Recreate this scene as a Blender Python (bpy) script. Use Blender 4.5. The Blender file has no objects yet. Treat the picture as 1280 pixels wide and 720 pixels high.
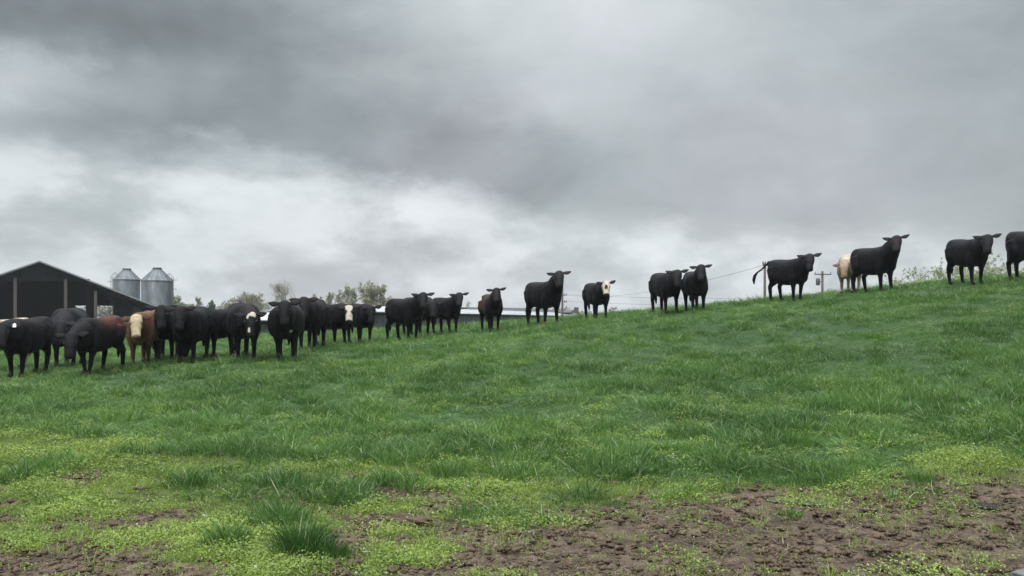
import bpy, bmesh, math, random
import numpy as np
from mathutils import Vector, Matrix
R = math.radians
PI = math.pi
random.seed(7)
rng = np.random.default_rng(7)
SC = bpy.context.scene
COL = SC.collection

# ------------------------------------------------------------------ camera
F = 1108.0            # focal length in pixels of the 1280 px wide photograph
EYE = 1.70            # camera height
HV = 400.0            # pixel row of the horizon
cam_d = bpy.data.cameras.new('camera')
cam = bpy.data.objects.new('camera', cam_d); COL.objects.link(cam)
cam.location = (0, 0, EYE); cam.rotation_euler = (R(90), 0, 0)
cam_d.sensor_width = 36; cam_d.lens = 36*F/1280
cam_d.shift_y = (HV-360)/1280
cam_d.clip_start = 0.05; cam_d.clip_end = 6000
SC.camera = cam

# ------------------------------------------------------------------ light
SUN_EL, SUN_AZ = 58, 200         # azimuth from +Y clockwise: behind the camera, a little to the left
sd = bpy.data.lights.new('sun', 'SUN'); so = bpy.data.objects.new('sun', sd); COL.objects.link(so)
sd.energy = 1.5; sd.angle = R(16); sd.color = (1.0, 0.96, 0.9)
dirv = Vector((math.sin(R(SUN_AZ))*math.cos(R(SUN_EL)), math.cos(R(SUN_AZ))*math.cos(R(SUN_EL)), math.sin(R(SUN_EL))))
so.rotation_euler = dirv.to_track_quat('Z', 'Y').to_euler()

vs = SC.view_settings
SC.display_settings.display_device = 'sRGB'
vs.view_transform = 'Standard'; vs.look = 'None'; vs.gamma = 1; vs.exposure = 0.38
vs.use_curve_mapping = False
SC.cycles.max_bounces = 5; SC.cycles.diffuse_bounces = 3; SC.cycles.glossy_bounces = 2
SC.cycles.volume_bounces = 0; SC.cycles.transparent_max_bounces = 6
SC.cycles.volume_step_rate = 4

class NT:
    """little helper to write node trees"""
    def __init__(s, tree): s.t = tree; s.n = tree.nodes; s.l = tree.links
    def put(s, sock, v):
        if hasattr(v, 'is_linked') or isinstance(v, bpy.types.NodeSocket): s.l.new(v, sock)
        else: sock.default_value = v
    def math(s, op, a, b=None, c=None, clamp=False):
        n = s.n.new('ShaderNodeMath'); n.operation = op; n.use_clamp = clamp
        s.put(n.inputs[0], a)
        if b is not None: s.put(n.inputs[1], b)
        if c is not None: s.put(n.inputs[2], c)
        return n.outputs[0]
    def noise(s, vec, scale, detail=4, rough=.5, dist=0, out='Fac'):
        n = s.n.new('ShaderNodeTexNoise'); n.inputs['Scale'].default_value = scale
        n.inputs['Detail'].default_value = detail; n.inputs['Roughness'].default_value = rough
        n.inputs['Distortion'].default_value = dist
        if vec is not None: s.l.new(vec, n.inputs['Vector'])
        return n.outputs[out]
    def mapr(s, v, a, b, c=0., d=1., smooth=True):
        n = s.n.new('ShaderNodeMapRange'); n.interpolation_type = 'SMOOTHSTEP' if smooth else 'LINEAR'
        s.put(n.inputs['Value'], v); s.put(n.inputs['From Min'], a); s.put(n.inputs['From Max'], b)
        s.put(n.inputs['To Min'], c); s.put(n.inputs['To Max'], d); return n.outputs['Result']
    def mix(s, f, a, b, mode='MIX'):
        n = s.n.new('ShaderNodeMix'); n.data_type = 'RGBA'; n.blend_type = mode
        s.put(n.inputs[0], f); s.put(n.inputs[6], a); s.put(n.inputs[7], b); return n.outputs[2]
    def comb(s, x, y, z):
        n = s.n.new('ShaderNodeCombineXYZ'); s.put(n.inputs[0], x); s.put(n.inputs[1], y); s.put(n.inputs[2], z); return n.outputs[0]
    def coord(s, which='Object'):
        return s.n.new('ShaderNodeTexCoord').outputs[which]

world = bpy.data.worlds.new('World'); SC.world = world; world.use_nodes = True
w = NT(world.node_tree)
for n in list(w.n): w.n.remove(n)
geo = w.coord('Generated')
sep = w.n.new('ShaderNodeSeparateXYZ'); w.l.new(geo, sep.inputs[0])
X, Y, Z = sep.outputs
az = w.math('ARCTAN2', X, Y)                 # 0 = north (view axis), + = to the right
el = w.math('ARCSINE', Z)
# domain warp so that cloud edges curl
wc = w.comb(w.math('MULTIPLY', az, 1.0), w.math('MULTIPLY', el, 1.9), 0.0)
wn = w.noise(wc, 3.2, 3, .5)
wn2 = w.noise(wc, 11.0, 8, .62)
warp = w.math('ADD', w.math('MULTIPLY', w.math('SUBTRACT', wn, .5), .075), w.math('MULTIPLY', w.math('SUBTRACT', wn2, .5), .075))
e2 = w.math('ADD', el, warp)
cv = w.n.new('ShaderNodeFloatCurve')
azn = w.mapr(az, -.7, .7, 0, 1, False)
w.l.new(azn, cv.inputs['Value'])
pts = [(0, .17), (.126, .165), (.257, .165), (.36, .155), (.45, .13), (.54, .108), (.63, .095), (.72, .086), (.87, .066), (1, .045)]
c = cv.mapping.curves[0]
while len(c.points) < len(pts): c.points.new(.5, .5)
for p, q in zip(c.points, pts): p.location = q
cv.mapping.update()
edge = cv.outputs[0]
above = w.math('SUBTRACT', e2, edge)
dark = w.mapr(above, -.016, .032, 0, 1)                        # inside the heavy cloud deck
# light broken cloud below the deck
lowc = w.comb(w.math('MULTIPLY', az, 1.0), w.math('MULTIPLY', el, 2.0), 3.1)
ln = w.noise(lowc, 7.5, 8, .56, .15)
low = w.math('ADD', w.mapr(ln, .36, .60, .43, .625), w.math('MULTIPLY', w.math('SUBTRACT', wn2, .5), .24))
# deck brightness: large soft swells, lifting to light again towards the upper middle
dn = w.noise(w.comb(az, w.math('MULTIPLY', el, 1.5), 7.7), 2.6, 6, .52, .6)
dn2 = w.noise(w.comb(az, w.math('MULTIPLY', el, 1.8), 1.7), 9.0, 5, .55, .4)
deck = w.math('ADD', w.mapr(dn, .3, .7, .20, .32), w.math('MULTIPLY', w.math('SUBTRACT', dn2, .5), .15))
def blob(a0, e0, sa, se, amp):
    da = w.math('DIVIDE', w.math('SUBTRACT', w.math('ADD', az, warp), a0), sa)
    de = w.math('DIVIDE', w.math('SUBTRACT', e2, e0), se)
    r2 = w.math('ADD', w.math('MULTIPLY', da, da), w.math('MULTIPLY', de, de))
    return w.math('MULTIPLY', w.math('EXPONENT', w.math('MULTIPLY', r2, -1.0)), amp)
for b in [(.03, .39, .27, .13, .31), (.40, .26, .24, .22, .13), (.27, .12, .15, .07, .04), (-.52, .235, .13, .035, .20), (.06, .25, .12, .06, .10), (-.42, .30, .25, .07, -.05)]:
    deck = w.math('ADD', deck, blob(*b))
val = w.math('ADD', w.math('MULTIPLY', low, w.math('SUBTRACT', 1.0, dark)), w.math('MULTIPLY', deck, dark))
for b in [(-.33, .150, .09, .03, .05), (-.10, .135, .10, .028, .06), (-.55, .13, .08, .03, .03), (.16, .06, .12, .03, .08)]:
    val = w.math('ADD', val, blob(*b))
# an overcast sky is brightest overhead
zen = w.mapr(el, .50, 1.2, 0, 1)
val = w.math('ADD', val, w.math('MULTIPLY', zen, 2.5))
tint_t = w.mapr(val, .2, .75, 0, 1, False)
hue = w.noise(w.comb(az, w.math('MULTIPLY', el, 1.3), 12.0), 2.2, 2, .5)
cool = w.mix(w.mapr(hue, .42, .58, 0, 1), (.88, 1.0, 1.045, 1), (.93, .998, 1.062, 1))
tint = w.mix(tint_t, cool, (.955, 1.0, 1.03, 1))
vm = w.n.new('ShaderNodeVectorMath'); vm.operation = 'SCALE'; w.l.new(tint, vm.inputs[0]); w.l.new(val, vm.inputs['Scale'])
sky = w.n.new('ShaderNodeTexSky'); sky.sky_type = 'NISHITA'; sky.sun_disc = False
sky.sun_elevation = R(SUN_EL); sky.sun_rotation = R(SUN_AZ)
bg1 = w.n.new('ShaderNodeBackground'); w.l.new(sky.outputs[0], bg1.inputs[0]); bg1.inputs[1].default_value = .05
bg2 = w.n.new('ShaderNodeBackground'); w.l.new(vm.outputs[0], bg2.inputs[0]); bg2.inputs[1].default_value = 1.0
mx = w.n.new('ShaderNodeMixShader'); mx.inputs[0].default_value = .94       # the cloud layer covers nearly all the blue sky
w.l.new(bg1.outputs[0], mx.inputs[1]); w.l.new(bg2.outputs[0], mx.inputs[2])
wo = w.n.new('ShaderNodeOutputWorld'); w.l.new(mx.outputs[0], wo.inputs[0])
world.cycles.sampling_method = 'MANUAL'; world.cycles.sample_map_resolution = 512

# ------------------------------------------------------------------ helpers
def tag(o, label=None, cat=None, group=None, kind=None):
    if label: o['label'] = label
    if cat: o['category'] = cat
    if group: o['group'] = group
    if kind: o['kind'] = kind
    return o
def empty(name, loc=(0, 0, 0), rz=0):
    o = bpy.data.objects.new(name, None); COL.objects.link(o)
    o.location = loc; o.rotation_euler = (0, 0, rz); o.empty_display_size = .2
    return o
def link_mesh(name, me, mats, parent=None):
    o = bpy.data.objects.new(name, me); COL.objects.link(o)
    for m in (mats if isinstance(mats, (list, tuple)) else [mats]): me.materials.append(m)
    if parent: o.parent = parent
    return o
def mesh_np(name, verts, faces, smooth=False, mat_idx=None):
    """verts (n,3); faces: list of arrays of equal-width polygons, or one array"""
    me = bpy.data.meshes.new(name)
    if not isinstance(faces, list): faces = [faces]
    faces = [np.asarray(f, dtype=np.int32) for f in faces if len(f)]
    nl = sum(f.size for f in faces); nf = sum(len(f) for f in faces)
    me.vertices.add(len(verts)); me.vertices.foreach_set('co', np.asarray(verts, dtype=np.float32).ravel())
    me.loops.add(nl); me.loops.foreach_set('vertex_index', np.concatenate([f.ravel() for f in faces]))
    me.polygons.add(nf)
    tot = np.concatenate([np.full(len(f), f.shape[1]) for f in faces])
    me.polygons.foreach_set('loop_start', np.concatenate([[0], np.cumsum(tot)[:-1]]).astype(np.int32))
    if smooth: me.polygons.foreach_set('use_smooth', np.ones(nf, dtype=bool))
    if mat_idx is not None: me.polygons.foreach_set('material_index', np.asarray(mat_idx, dtype=np.int32))
    me.update(calc_edges=True); me.validate()
    return me
def col_attr(me, name, cols):
    a = me.color_attributes.new(name, 'FLOAT_COLOR', 'POINT')
    c4 = np.ones((len(me.vertices), 4), dtype=np.float32); c4[:, :cols.shape[1]] = cols
    a.data.foreach_set('color', c4.ravel())

class MB:
    """collects boxes, tubes and polygons, then links them as ONE mesh object"""
    def __init__(s): s.v = []; s.f = []
    def add(s, v, f):
        o = len(s.v); s.v += [tuple(p) for p in v]; s.f += [tuple(i+o for i in q) for q in f]; return s
    def box(s, x0, x1, y0, y1, z0, z1, M=None):
        v = [Vector((x, y, z)) for z in (z0, z1) for y in (y0, y1) for x in (x0, x1)]
        if M: v = [M @ p for p in v]
        return s.add(v, [(0, 2, 3, 1), (4, 5, 7, 6), (0, 1, 5, 4), (2, 6, 7, 3), (0, 4, 6, 2), (1, 3, 7, 5)])
    def tube(s, pts, rad, n=8, cap=True):
        pts = [Vector(p) for p in pts]
        if not isinstance(rad, (list, tuple)): rad = [rad]*len(pts)
        v = []; f = []
        for i, p in enumerate(pts):
            d = (pts[min(i+1, len(pts)-1)] - pts[max(i-1, 0)]).normalized()
            a = d.orthogonal().normalized() if i == 0 else (a - d*a.dot(d)).normalized()
            b = d.cross(a)
            for k in range(n):
                t = 2*PI*k/n; v.append(p + (a*math.cos(t) + b*math.sin(t))*rad[i])
        for i in range(len(pts)-1):
            for k in range(n): f.append((i*n+k, i*n+(k+1) % n, (i+1)*n+(k+1) % n, (i+1)*n+k))
        if cap: f.append(tuple(range(n))[::-1]); f.append(tuple((len(pts)-1)*n+k for k in range(n)))
        return s.add(v, f)
    def lathe(s, prof, n=32, c=(0, 0)):
        v = []; f = []
        for r, z in prof:
            for k in range(n):
                t = 2*PI*k/n; v.append((c[0]+r*math.cos(t), c[1]+r*math.sin(t), z))
        for i in range(len(prof)-1):
            for k in range(n): f.append((i*n+k, i*n+(k+1) % n, (i+1)*n+(k+1) % n, (i+1)*n+k))
        f.append(tuple(range(n))[::-1]); f.append(tuple((len(prof)-1)*n+k for k in range(n)))
        return s.add(v, f)
    def build(s, name, mat, parent=None, smooth=False):
        me = bpy.data.meshes.new(name); me.from_pydata([tuple(p) for p in s.v], [], s.f); me.update()
        if smooth: me.polygons.foreach_set('use_smooth', [True]*len(me.polygons))
        return link_mesh(name, me, mat, parent)

def material(name, col, rough=.7, var=.25, scale=6, bump=0, metal=0, spec=.3, stretch=(1, 1, 1), attr=None, noise2=0):
    m = bpy.data.materials.new(name); m.use_nodes = True; t = NT(m.node_tree)
    b = t.n['Principled BSDF']; oc = t.coord('Object')
    mp = t.n.new('ShaderNodeMapping'); mp.inputs['Scale'].default_value = stretch; t.l.new(oc, mp.inputs[0])
    nz = t.noise(mp.outputs[0], scale, 6, .6)
    k = t.mapr(nz, .3, .7, 1-var, 1+var, False)
    if attr:
        a = t.n.new('ShaderNodeAttribute'); a.attribute_name = attr; base = a.outputs['Color']
    else:
        rg = t.n.new('ShaderNodeRGB'); rg.outputs[0].default_value = (*col, 1); base = rg.outputs[0]
    v = t.n.new('ShaderNodeVectorMath'); v.operation = 'SCALE'; t.l.new(base, v.inputs[0]); t.l.new(k, v.inputs['Scale'])
    t.l.new(v.outputs[0], b.inputs['Base Color'])
    b.inputs['Roughness'].default_value = rough; b.inputs['Metallic'].default_value = metal
    b.inputs['Specular IOR Level'].default_value = spec
    if bump:
        bp = t.n.new('ShaderNodeBump'); bp.inputs['Strength'].default_value = .6; bp.inputs['Distance'].default_value = bump
        t.l.new(nz, bp.inputs['Height']); t.l.new(bp.outputs[0], b.inputs['Normal'])
    return m

# numpy value noise -------------------------------------------------------
def _hash(ix, iy, seed):
    h = (ix.astype(np.int64)*374761393 + iy.astype(np.int64)*668265263 + seed*1442695041) & 0xffffffff
    h = ((h ^ (h >> 13))*1274126177) & 0xffffffff
    return ((h ^ (h >> 16)) & 0xffffff)/float(0xffffff)
def vnoise(x, y, seed=0):
    x = np.asarray(x, float); y = np.asarray(y, float)
    ix = np.floor(x); iy = np.floor(y); fx = x-ix; fy = y-iy
    fx = fx*fx*(3-2*fx); fy = fy*fy*(3-2*fy); ix = ix.astype(np.int64); iy = iy.astype(np.int64)
    return ((_hash(ix, iy, seed)*(1-fx)+_hash(ix+1, iy, seed)*fx)*(1-fy) + (_hash(ix, iy+1, seed)*(1-fx)+_hash(ix+1, iy+1, seed)*fx)*fy)
def fbm(x, y, seed=0, oct=4, rough=.5):
    t = 0; a = 1; s = 0; f = 1
    for i in range(oct):
        t = t + a*vnoise(x*f+i*17.3, y*f-i*9.1, seed+i); s += a; a *= rough; f *= 2.03
    return t/s
def sstep(a, b, x):
    t = np.clip((x-a)/(b-a), 0, 1); return t*t*(3-2*t)

# ------------------------------------------------------------------ terrain
# heights measured off the photograph: (pixel column, pixel row, distance)
CP = [(u, 720, 5.9) for u in (-100, 300, 640, 1000, 1400)]
CP += [(60, 600, 8.8), (400, 600, 8.8), (750, 600, 8.7), (1000, 600, 8.5), (1250, 600, 8.2),
       (60, 540, 11.4), (400, 540, 11.3), (750, 540, 11.0), (1000, 545, 10.3), (1280, 560, 9.3),
       (1280, 500, 11.8), (1280, 450, 14.5), (1280, 400, 18), (1280, 352, 23), (1290, 343.5, 27),
       (1100, 450, 15.5), (1100, 400, 19.5), (1100, 369, 24), (1100, 362.5, 28.5),
       (900, 450, 17), (900, 410, 20.5), (900, 389, 25.5), (900, 381.5, 30),
       (700, 460, 17), (700, 425, 20.5), (700, 409, 24), (700, 400.5, 31),
       (480, 470, 16.5), (480, 440, 21), (480, 427, 25), (480, 414, 34),
       (330, 470, 17), (350, 452, 19.3), (330, 430, 26), (330, 421, 34),
       (100, 500, 14.8), (100, 470, 18.4), (100, 445, 28), (100, 432, 45), (50, 427, 66),
       (-150, 475, 18.4), (-150, 440, 33), (-250, 430, 55)]
cx = [((u-640)/F*d, d, EYE+(HV-v)/F*d) for u, v, d in CP]
cx += [(-6, -6, 0), (6, -6, 0), (0, 2, 0), (-4, 60, .2), (6, 60, .5), (20, 50, 1.5), (32, 45, 2.0), (30, 70, .4), (0, 80, -.4), (45, 40, 3.0), (24, 14, 2.0), (-30, 80, -.2), (-55, 85, -.2)]
cx = np.array(cx)
def _U(r2): return np.where(r2 > 0, .5*r2*np.log(np.maximum(r2, 1e-12)), 0)
def _fit(P, lam=.8):
    n = len(P); A = np.zeros((n+3, n+3))
    d = ((P[:, None, :2]-P[None, :, :2])**2).sum(-1)
    A[:n, :n] = _U(d) + lam*np.eye(n); A[:n, n] = 1; A[:n, n+1:] = P[:, :2]; A[n:, :n] = A[:n, n:].T
    return np.linalg.solve(A, np.concatenate([P[:, 2], [0, 0, 0]]))
WT = _fit(cx)
def ground(x, y):
    x = np.atleast_1d(np.asarray(x, float)); y = np.atleast_1d(np.asarray(y, float))
    xc = np.clip(x, -70, 48); yc = np.clip(y, -8, 88)
    z = WT[-3] + WT[-2]*xc + WT[-1]*yc
    for i in range(len(cx)): z = z + WT[i]*_U((xc-cx[i, 0])**2+(yc-cx[i, 1])**2)
    far = sstep(60, 88, y)
    z = np.clip(z, -1.2, 6)*(1-far) + (-.45)*far
    z = z + (fbm(x*.35, y*.35, 31, 3)-.5)*.10*sstep(6, 12, y)*(1-sstep(30, 60, y))
    return z
def gz(x, y): return float(ground(x, y)[0])
def hit(u, v, lo=4.5, hi=36):
    """first place where the sight line of a pixel meets the ground"""
    d = np.linspace(lo, hi, 1600); zz = EYE+(HV-v)/F*d; g = ground((u-640)/F*d, d)
    k = np.where(zz <= g)[0]
    t = d[k[0]] if len(k) else d[np.argmin(zz-g)]
    return (u-640)/F*t, t
def line_fn(pp):
    w_ = np.array([hit(u, v) for u, v in pp]); o = np.argsort(w_[:, 0]); w_ = w_[o]
    return lambda x: np.interp(x, w_[:, 0], w_[:, 1])
tall_edge = line_fn([(-60, 545), (0, 542), (120, 550), (250, 560), (330, 560), (400, 578), (560, 592), (660, 598), (800, 600), (900, 606), (1010, 604), (1130, 590), (1200, 575), (1280, 566), (1340, 560)])
mud_edge = line_fn([(-60, 715), (100, 705), (250, 708), (400, 704), (480, 692), (560, 675), (640, 660), (720, 640), (800, 622), (900, 617), (1000, 612), (1150, 606), (1280, 604), (1340, 604)])
LD = (hit(40, 600), hit(150, 655), hit(560, 640), hit(500, 650), hit(230, 640), hit(700, 650), hit(80, 700), hit(430, 690), hit(285, 640), hit(520, 620), hit(640, 670))
LDR = (.55, .3, .35, .35, .35, .5, .5, .5, .25, .3, .5)
def masks(x, y):
    """mud, tall grass, weeds"""
    wob = (fbm(x*1.1, y*1.1, 5, 4)-.5)*1.5
    tall = sstep(-.25, .3, y - tall_edge(x) + wob*.8)
    mud = 1 - sstep(-.5, .45, y - mud_edge(x) + wob)
    for (px, py), r in zip(LD, LDR):
        d = np.hypot((x-px)/1.8, y-py) + (fbm(x*2.4, y*2.4, 9, 4)-.5)*.7
        mud = np.maximum(mud, 1-sstep(r*.5, r*1.1, d))
    spk = fbm(x*5, y*5, 77, 3)
    mud = np.maximum(mud, (sstep(.58, .68, spk))*(1-tall)*sstep(-1.9, -.6, tall_edge(x)-1.7-y)*.9)
    green = sstep(.5, .62, fbm(x*1.7, y*2.2, 41, 4))*.9*(1-.93*sstep(-.9, .8, x))
    mud = np.clip(mud - green*(mud > .5)*.8, 0, 1)*(1-tall)
    return mud, tall, np.clip(1-mud-tall, 0, 1)

xs = np.concatenate([np.arange(0, 5.2, .035), 5.2+np.cumsum(.035*1.045**np.arange(1, 130))])
xs = xs[xs < 60]; xs = np.concatenate([xs, np.array([75, 100, 140, 200, 300, 500, 900])])
xs = np.concatenate([-xs[::-1][:-1], xs])
ys = np.concatenate([[-60, -30, -15, -8, -4, 0, 2, 3.5, 4.4], np.arange(5.0, 9.6, .032), 9.6+np.cumsum(.032*1.035**np.arange(1, 140))])
ys = np.concatenate([ys[ys < 95], np.array([100, 120, 150, 200, 300, 450, 650, 900])])
GX, GY = np.meshgrid(xs, ys)
gx, gy = GX.ravel(), GY.ravel()
mud, tall, weed = masks(gx, gy)
near = (1-sstep(13, 18, gy))*sstep(3, 5, gy)
hoof = fbm(gx*4.2, gy*5.5, 3, 4, .6); lump = fbm(gx*16, gy*18, 8, 3)
gzv = ground(gx, gy) + near*(mud*((hoof-.5)*.075 + (np.abs(lump-.5)-.12)*.045) + weed*(hoof-.5)*.06)
gv = np.stack([gx, gy, gzv], 1)
nx, ny = len(xs), len(ys)
ii = (np.arange(ny-1)[:, None]*nx + np.arange(nx-1)[None]).ravel()
gme = mesh_np('ground', gv, np.stack([ii, ii+1, ii+nx+1, ii+nx], 1), True)
col_attr(gme, 'cover', np.stack([mud, tall, weed], 1))

def ground_mat():
    m = bpy.data.materials.new('pasture_soil'); m.use_nodes = True; t = NT(m.node_tree); b = t.n['Principled BSDF']
    oc = t.coord('Object'); a = t.n.new('ShaderNodeAttribute'); a.attribute_name = 'cover'
    sp = t.n.new('ShaderNodeSeparateColor'); t.l.new(a.outputs['Color'], sp.inputs[0])
    n1 = t.noise(oc, 1.3, 6, .6); n2 = t.noise(oc, 9, 8, .68, .6); n3 = t.noise(oc, 55, 6, .65); n4 = t.noise(oc, 3.2, 4, .6, .8)
    mudc = t.mix(t.mapr(n2, .34, .66), (.032, .022, .015, 1), (.165, .122, .085, 1))
    mudc = t.mix(t.mapr(n3, .52, .68, 0, .6), mudc, (.25, .19, .135, 1))
    mudc = t.mix(t.mapr(n1, .48, .66, 0, .55), mudc, (.034, .024, .019, 1))
    mudc = t.mix(t.mapr(n4, .62, .72, 0, .4), mudc, (.09, .085, .03, 1))
    weedc = t.mix(t.mapr(n2, .35, .65), (.035, .055, .012, 1), (.10, .13, .028, 1))
    weedc = t.mix(t.mapr(n3, .5, .66, 0, .7), weedc, (.07, .05, .035, 1))
    tallc = t.mix(t.mapr(n2, .3, .7), (.016, .043, .012, 1), (.042, .098, .026, 1))
    tallc = t.mix(t.mapr(n1, .4, .65, 0, .6), tallc, (.045, .085, .022, 1))
    c_ = t.mix(sp.outputs[1], weedc, tallc)
    mm = t.mapr(t.math('ADD', sp.outputs[0], t.math('MULTIPLY', t.math('SUBTRACT', n2, .5), .9)), .3, .6)
    c_ = t.mix(mm, c_, mudc)
    t.l.new(c_, b.inputs['Base Color'])
    wet = t.mapr(t.noise(oc, 2.4, 3, .5), .54, .68, 0, 1)
    rr = t.math('SUBTRACT', .85, t.math('MULTIPLY', t.math('MULTIPLY', wet, sp.outputs[0]), .32))
    t.l.new(rr, b.inputs['Roughness']); b.inputs['Specular IOR Level'].default_value = .35
    bp = t.n.new('ShaderNodeBump'); bp.inputs['Strength'].default_value = .9; bp.inputs['Distance'].default_value = .03
    t.l.new(t.math('ADD', n2, t.math('MULTIPLY', n3, .6)), bp.inputs['Height']); t.l.new(bp.outputs[0], b.inputs['Normal'])
    return m
g = link_mesh('ground', gme, ground_mat()); tag(g, kind='structure')

# ------------------------------------------------------------------ barn yard
M = {}
M['barn_dark'] = material('dark_weathered_siding', (.012, .012, .015), .85, .3, 1.5, stretch=(4, 4, .3))
M['roof_metal'] = material('weathered_roof_metal', (.30, .32, .34), .55, .15, 1.2, metal=.2)
M['roof_under'] = material('dull_roof_underside', (.05, .048, .05), .9, .2, 1)  # dark grey tone for a roof underside
M['timber'] = material('grey_brown_timber_post', (.10, .088, .08), .85, .25, 8, stretch=(6, 6, .6))
M['timber_dark'] = material('dark_timber', (.018, .016, .016), .9, .25, 8, stretch=(6, 6, .6))
M['concrete'] = material('pale_concrete', (.33, .32, .30), .9, .15, 3)
M['white_roof'] = material('pale_grey_sheet_roof', (.52, .54, .56), .6, .12, 1.4)
M['grey_wall'] = material('grey_sheet_wall', (.085, .09, .10), .8, .15, 2, stretch=(3, 3, .4))
M['dark_roof'] = material('dark_grey_roof', (.11, .115, .125), .8, .15, 2)
M['house_wall'] = material('pale_house_siding', (.48, .50, .50), .7, .08, 3)
M['brick'] = material('brown_brick', (.13, .085, .07), .9, .25, 9)
M['galv'] = material('galvanised_steel', (.16, .18, .195), .5, .38, 1.6, metal=.3, stretch=(1, 1, .35))
M['galv_dark'] = material('dull_steel', (.12, .125, .13), .5, .15, 3, metal=.4)
M['wire'] = material('dark_cable', (.12, .12, .13), .6, .1, 3)
M['pole'] = material('weathered_pole_wood', (.12, .10, .09), .9, .25, 5, stretch=(5, 5, .5))
M['stone'] = material('grey_slate_stone', (.12, .125, .13), .8, .35, 7, bump=.02)

def at(u, d): return (u-640)/F*d
def ht(v, d): return EYE+(HV-v)/F*d
YARD = -.3

def pole_barn():
    ang = R(24); cxp, cyp = at(50, 74), 74
    root = empty('pole_barn', (cxp, cyp, YARD), ang)
    tag(root, 'large dark open sided pole barn with wide low gable roof', 'barn')
    W = 8.3; H = ht(328, 74)-YARD; E = ht(380, 77.4)-YARD; D = 26; ov = .6
    t = .12
    m = MB()      # roof: two thick slopes
    for s in (-1, 1):
        xo = s*(W+ov); zo = E-(H-E)*ov/W
        v = [(0, -ov, H), (xo, -ov, zo), (xo, D+ov, zo), (0, D+ov, H), (0, -ov, H+t), (xo, -ov, zo+t), (xo, D+ov, zo+t), (0, D+ov, H+t)]
        f = [(0, 1, 2, 3), (7, 6, 5, 4), (0, 4, 5, 1), (1, 5, 6, 2), (2, 6, 7, 3)]
        m.add(v, f)
    rf = m.build('roof', M['roof_metal'], root)
    m = MB()
    for s in (-1, 1):                                                     # rafters, a sub-part under the roof
        for y in np.arange(.6, D, 2.0):
            m.tube([(s*.05, y, H-.18), (s*W, y, E-.18)], .09, 4)
    for s in (-1, 1):
        for k in range(1, 8):
            x = s*W*k/8.; z = H-(H-E)*k/8.-.07
            m.box(min(x, x+.06), max(x, x+.06), 0, D, z-.05, z+.02)
    m.build('rafter_frame', M['timber_dark'], rf)
    # sheeted gable above the opening
    gb = 5.3
    m = MB()
    n = 40
    for k in range(n):                                                   # vertical boards, one plank each, uneven lower ends
        x0 = -W+2*W*k/n; x1 = x0+2*W/n-.015
        zt = lambda x: H-(H-E)*abs(x)/W-.03
        zb = gb+random.uniform(-.03, .03)
        if min(zt(x0), zt(x1)) < zb+.05: continue
        o = random.uniform(0, .015)
        v = [(x0, .06-o, zb), (x1, .06-o, zb), (x1, .06-o, zt(x1)), (x0, .06-o, zt(x0)), (x0, .1, zb), (x1, .1, zb), (x1, .1, zt(x1)), (x0, .1, zt(x0))]
        m.add(v, [(0, 1, 2, 3), (7, 6, 5, 4), (0, 4, 5, 1), (1, 5, 6, 2), (3, 2, 6, 7), (0, 3, 7, 4)])
    m.build('gable_siding', M['barn_dark'], root)
    MB().box(-W*.45, W*.45, .11, .25, gb-.06, gb+.2).build('header_beam', M['timber_dark'], root)
    # far end wall and left part enclosed
    m = MB()
    m.add([(-W, D, 0), (W*.2, D, 0), (W*.2, D, H-(H-E)*.2), (0, D, H), (-W, D, E), (-W, D+.1, 0), (W*.2, D+.1, 0), (W*.2, D+.1, H-(H-E)*.2), (0, D+.1, H), (-W, D+.1, E)],
          [(0, 1, 2, 3, 4), (9, 8, 7, 6, 5), (0, 5, 6, 1), (1, 6, 7, 2)])
    m.add([(W*.2, D, 3.6), (W, D, 3.6), (W, D, E), (W*.2, D, H-(H-E)*.2)], [(0, 1, 2, 3)])
    m.build('end_wall', M['barn_dark'], root)
    MB().box(-W+.02, -W+.12, .3, D-.05, 0, E-.1).build('side_wall', M['barn_dark'], root)
    for x in (-6.0, -1.8, 1.92, 4.2):                                      # stout posts of the open front
        MB().box(x-.12, x+.12, -.25, -.01, 0, H-(H-E)*abs(x)/W-.6).build('post', M['timber'], root)
    for y in np.arange(.5, D, 6.3):
        MB().box(W-.2, W-.02, y-.09, y+.09, 0, E-.12).build('post', M['timber_dark'], root)
        MB().box(W*.42-.09, W*.42+.09, y+.8, y+.98, 0, H-(H-E)*.42-.3).build('post', M['timber_dark'], root)
    m = MB()
    for z in (.45, .8, 1.15): m.box(-W, W, -.40, -.34, z, z+.16)
    m.build('feed_rail', M['timber_dark'], root)
    MB().box(-W, 1.5, 1.3, 1.6, 0, 1.25).build('feed_bunk', M['timber_dark'], root)
    MB().box(-4.2, .8, 3.6, 5.6, 1.2, 1.85).build('feed_trough', M['concrete'], root)
    MB().box(W-.14, W-.06, .6, D, .05, 1.15).build('side_boards', M['timber_dark'], root)
    return root
pole_barn()
# pale trodden yard in front of the barn
xx, yy = np.meshgrid(np.linspace(-52, -26, 30), np.linspace(60.5, 70, 12))
zz = ground(xx.ravel(), yy.ravel()).reshape(xx.shape)+.03
yi = (np.arange(11)[:, None]*30+np.arange(29)[None]).ravel()
tag(link_mesh('yard_path', mesh_np('yard_path', np.stack([xx.ravel(), yy.ravel(), zz.ravel()], 1), np.stack([yi, yi+1, yi+31, yi+30], 1)), M['concrete']), kind='structure')

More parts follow.
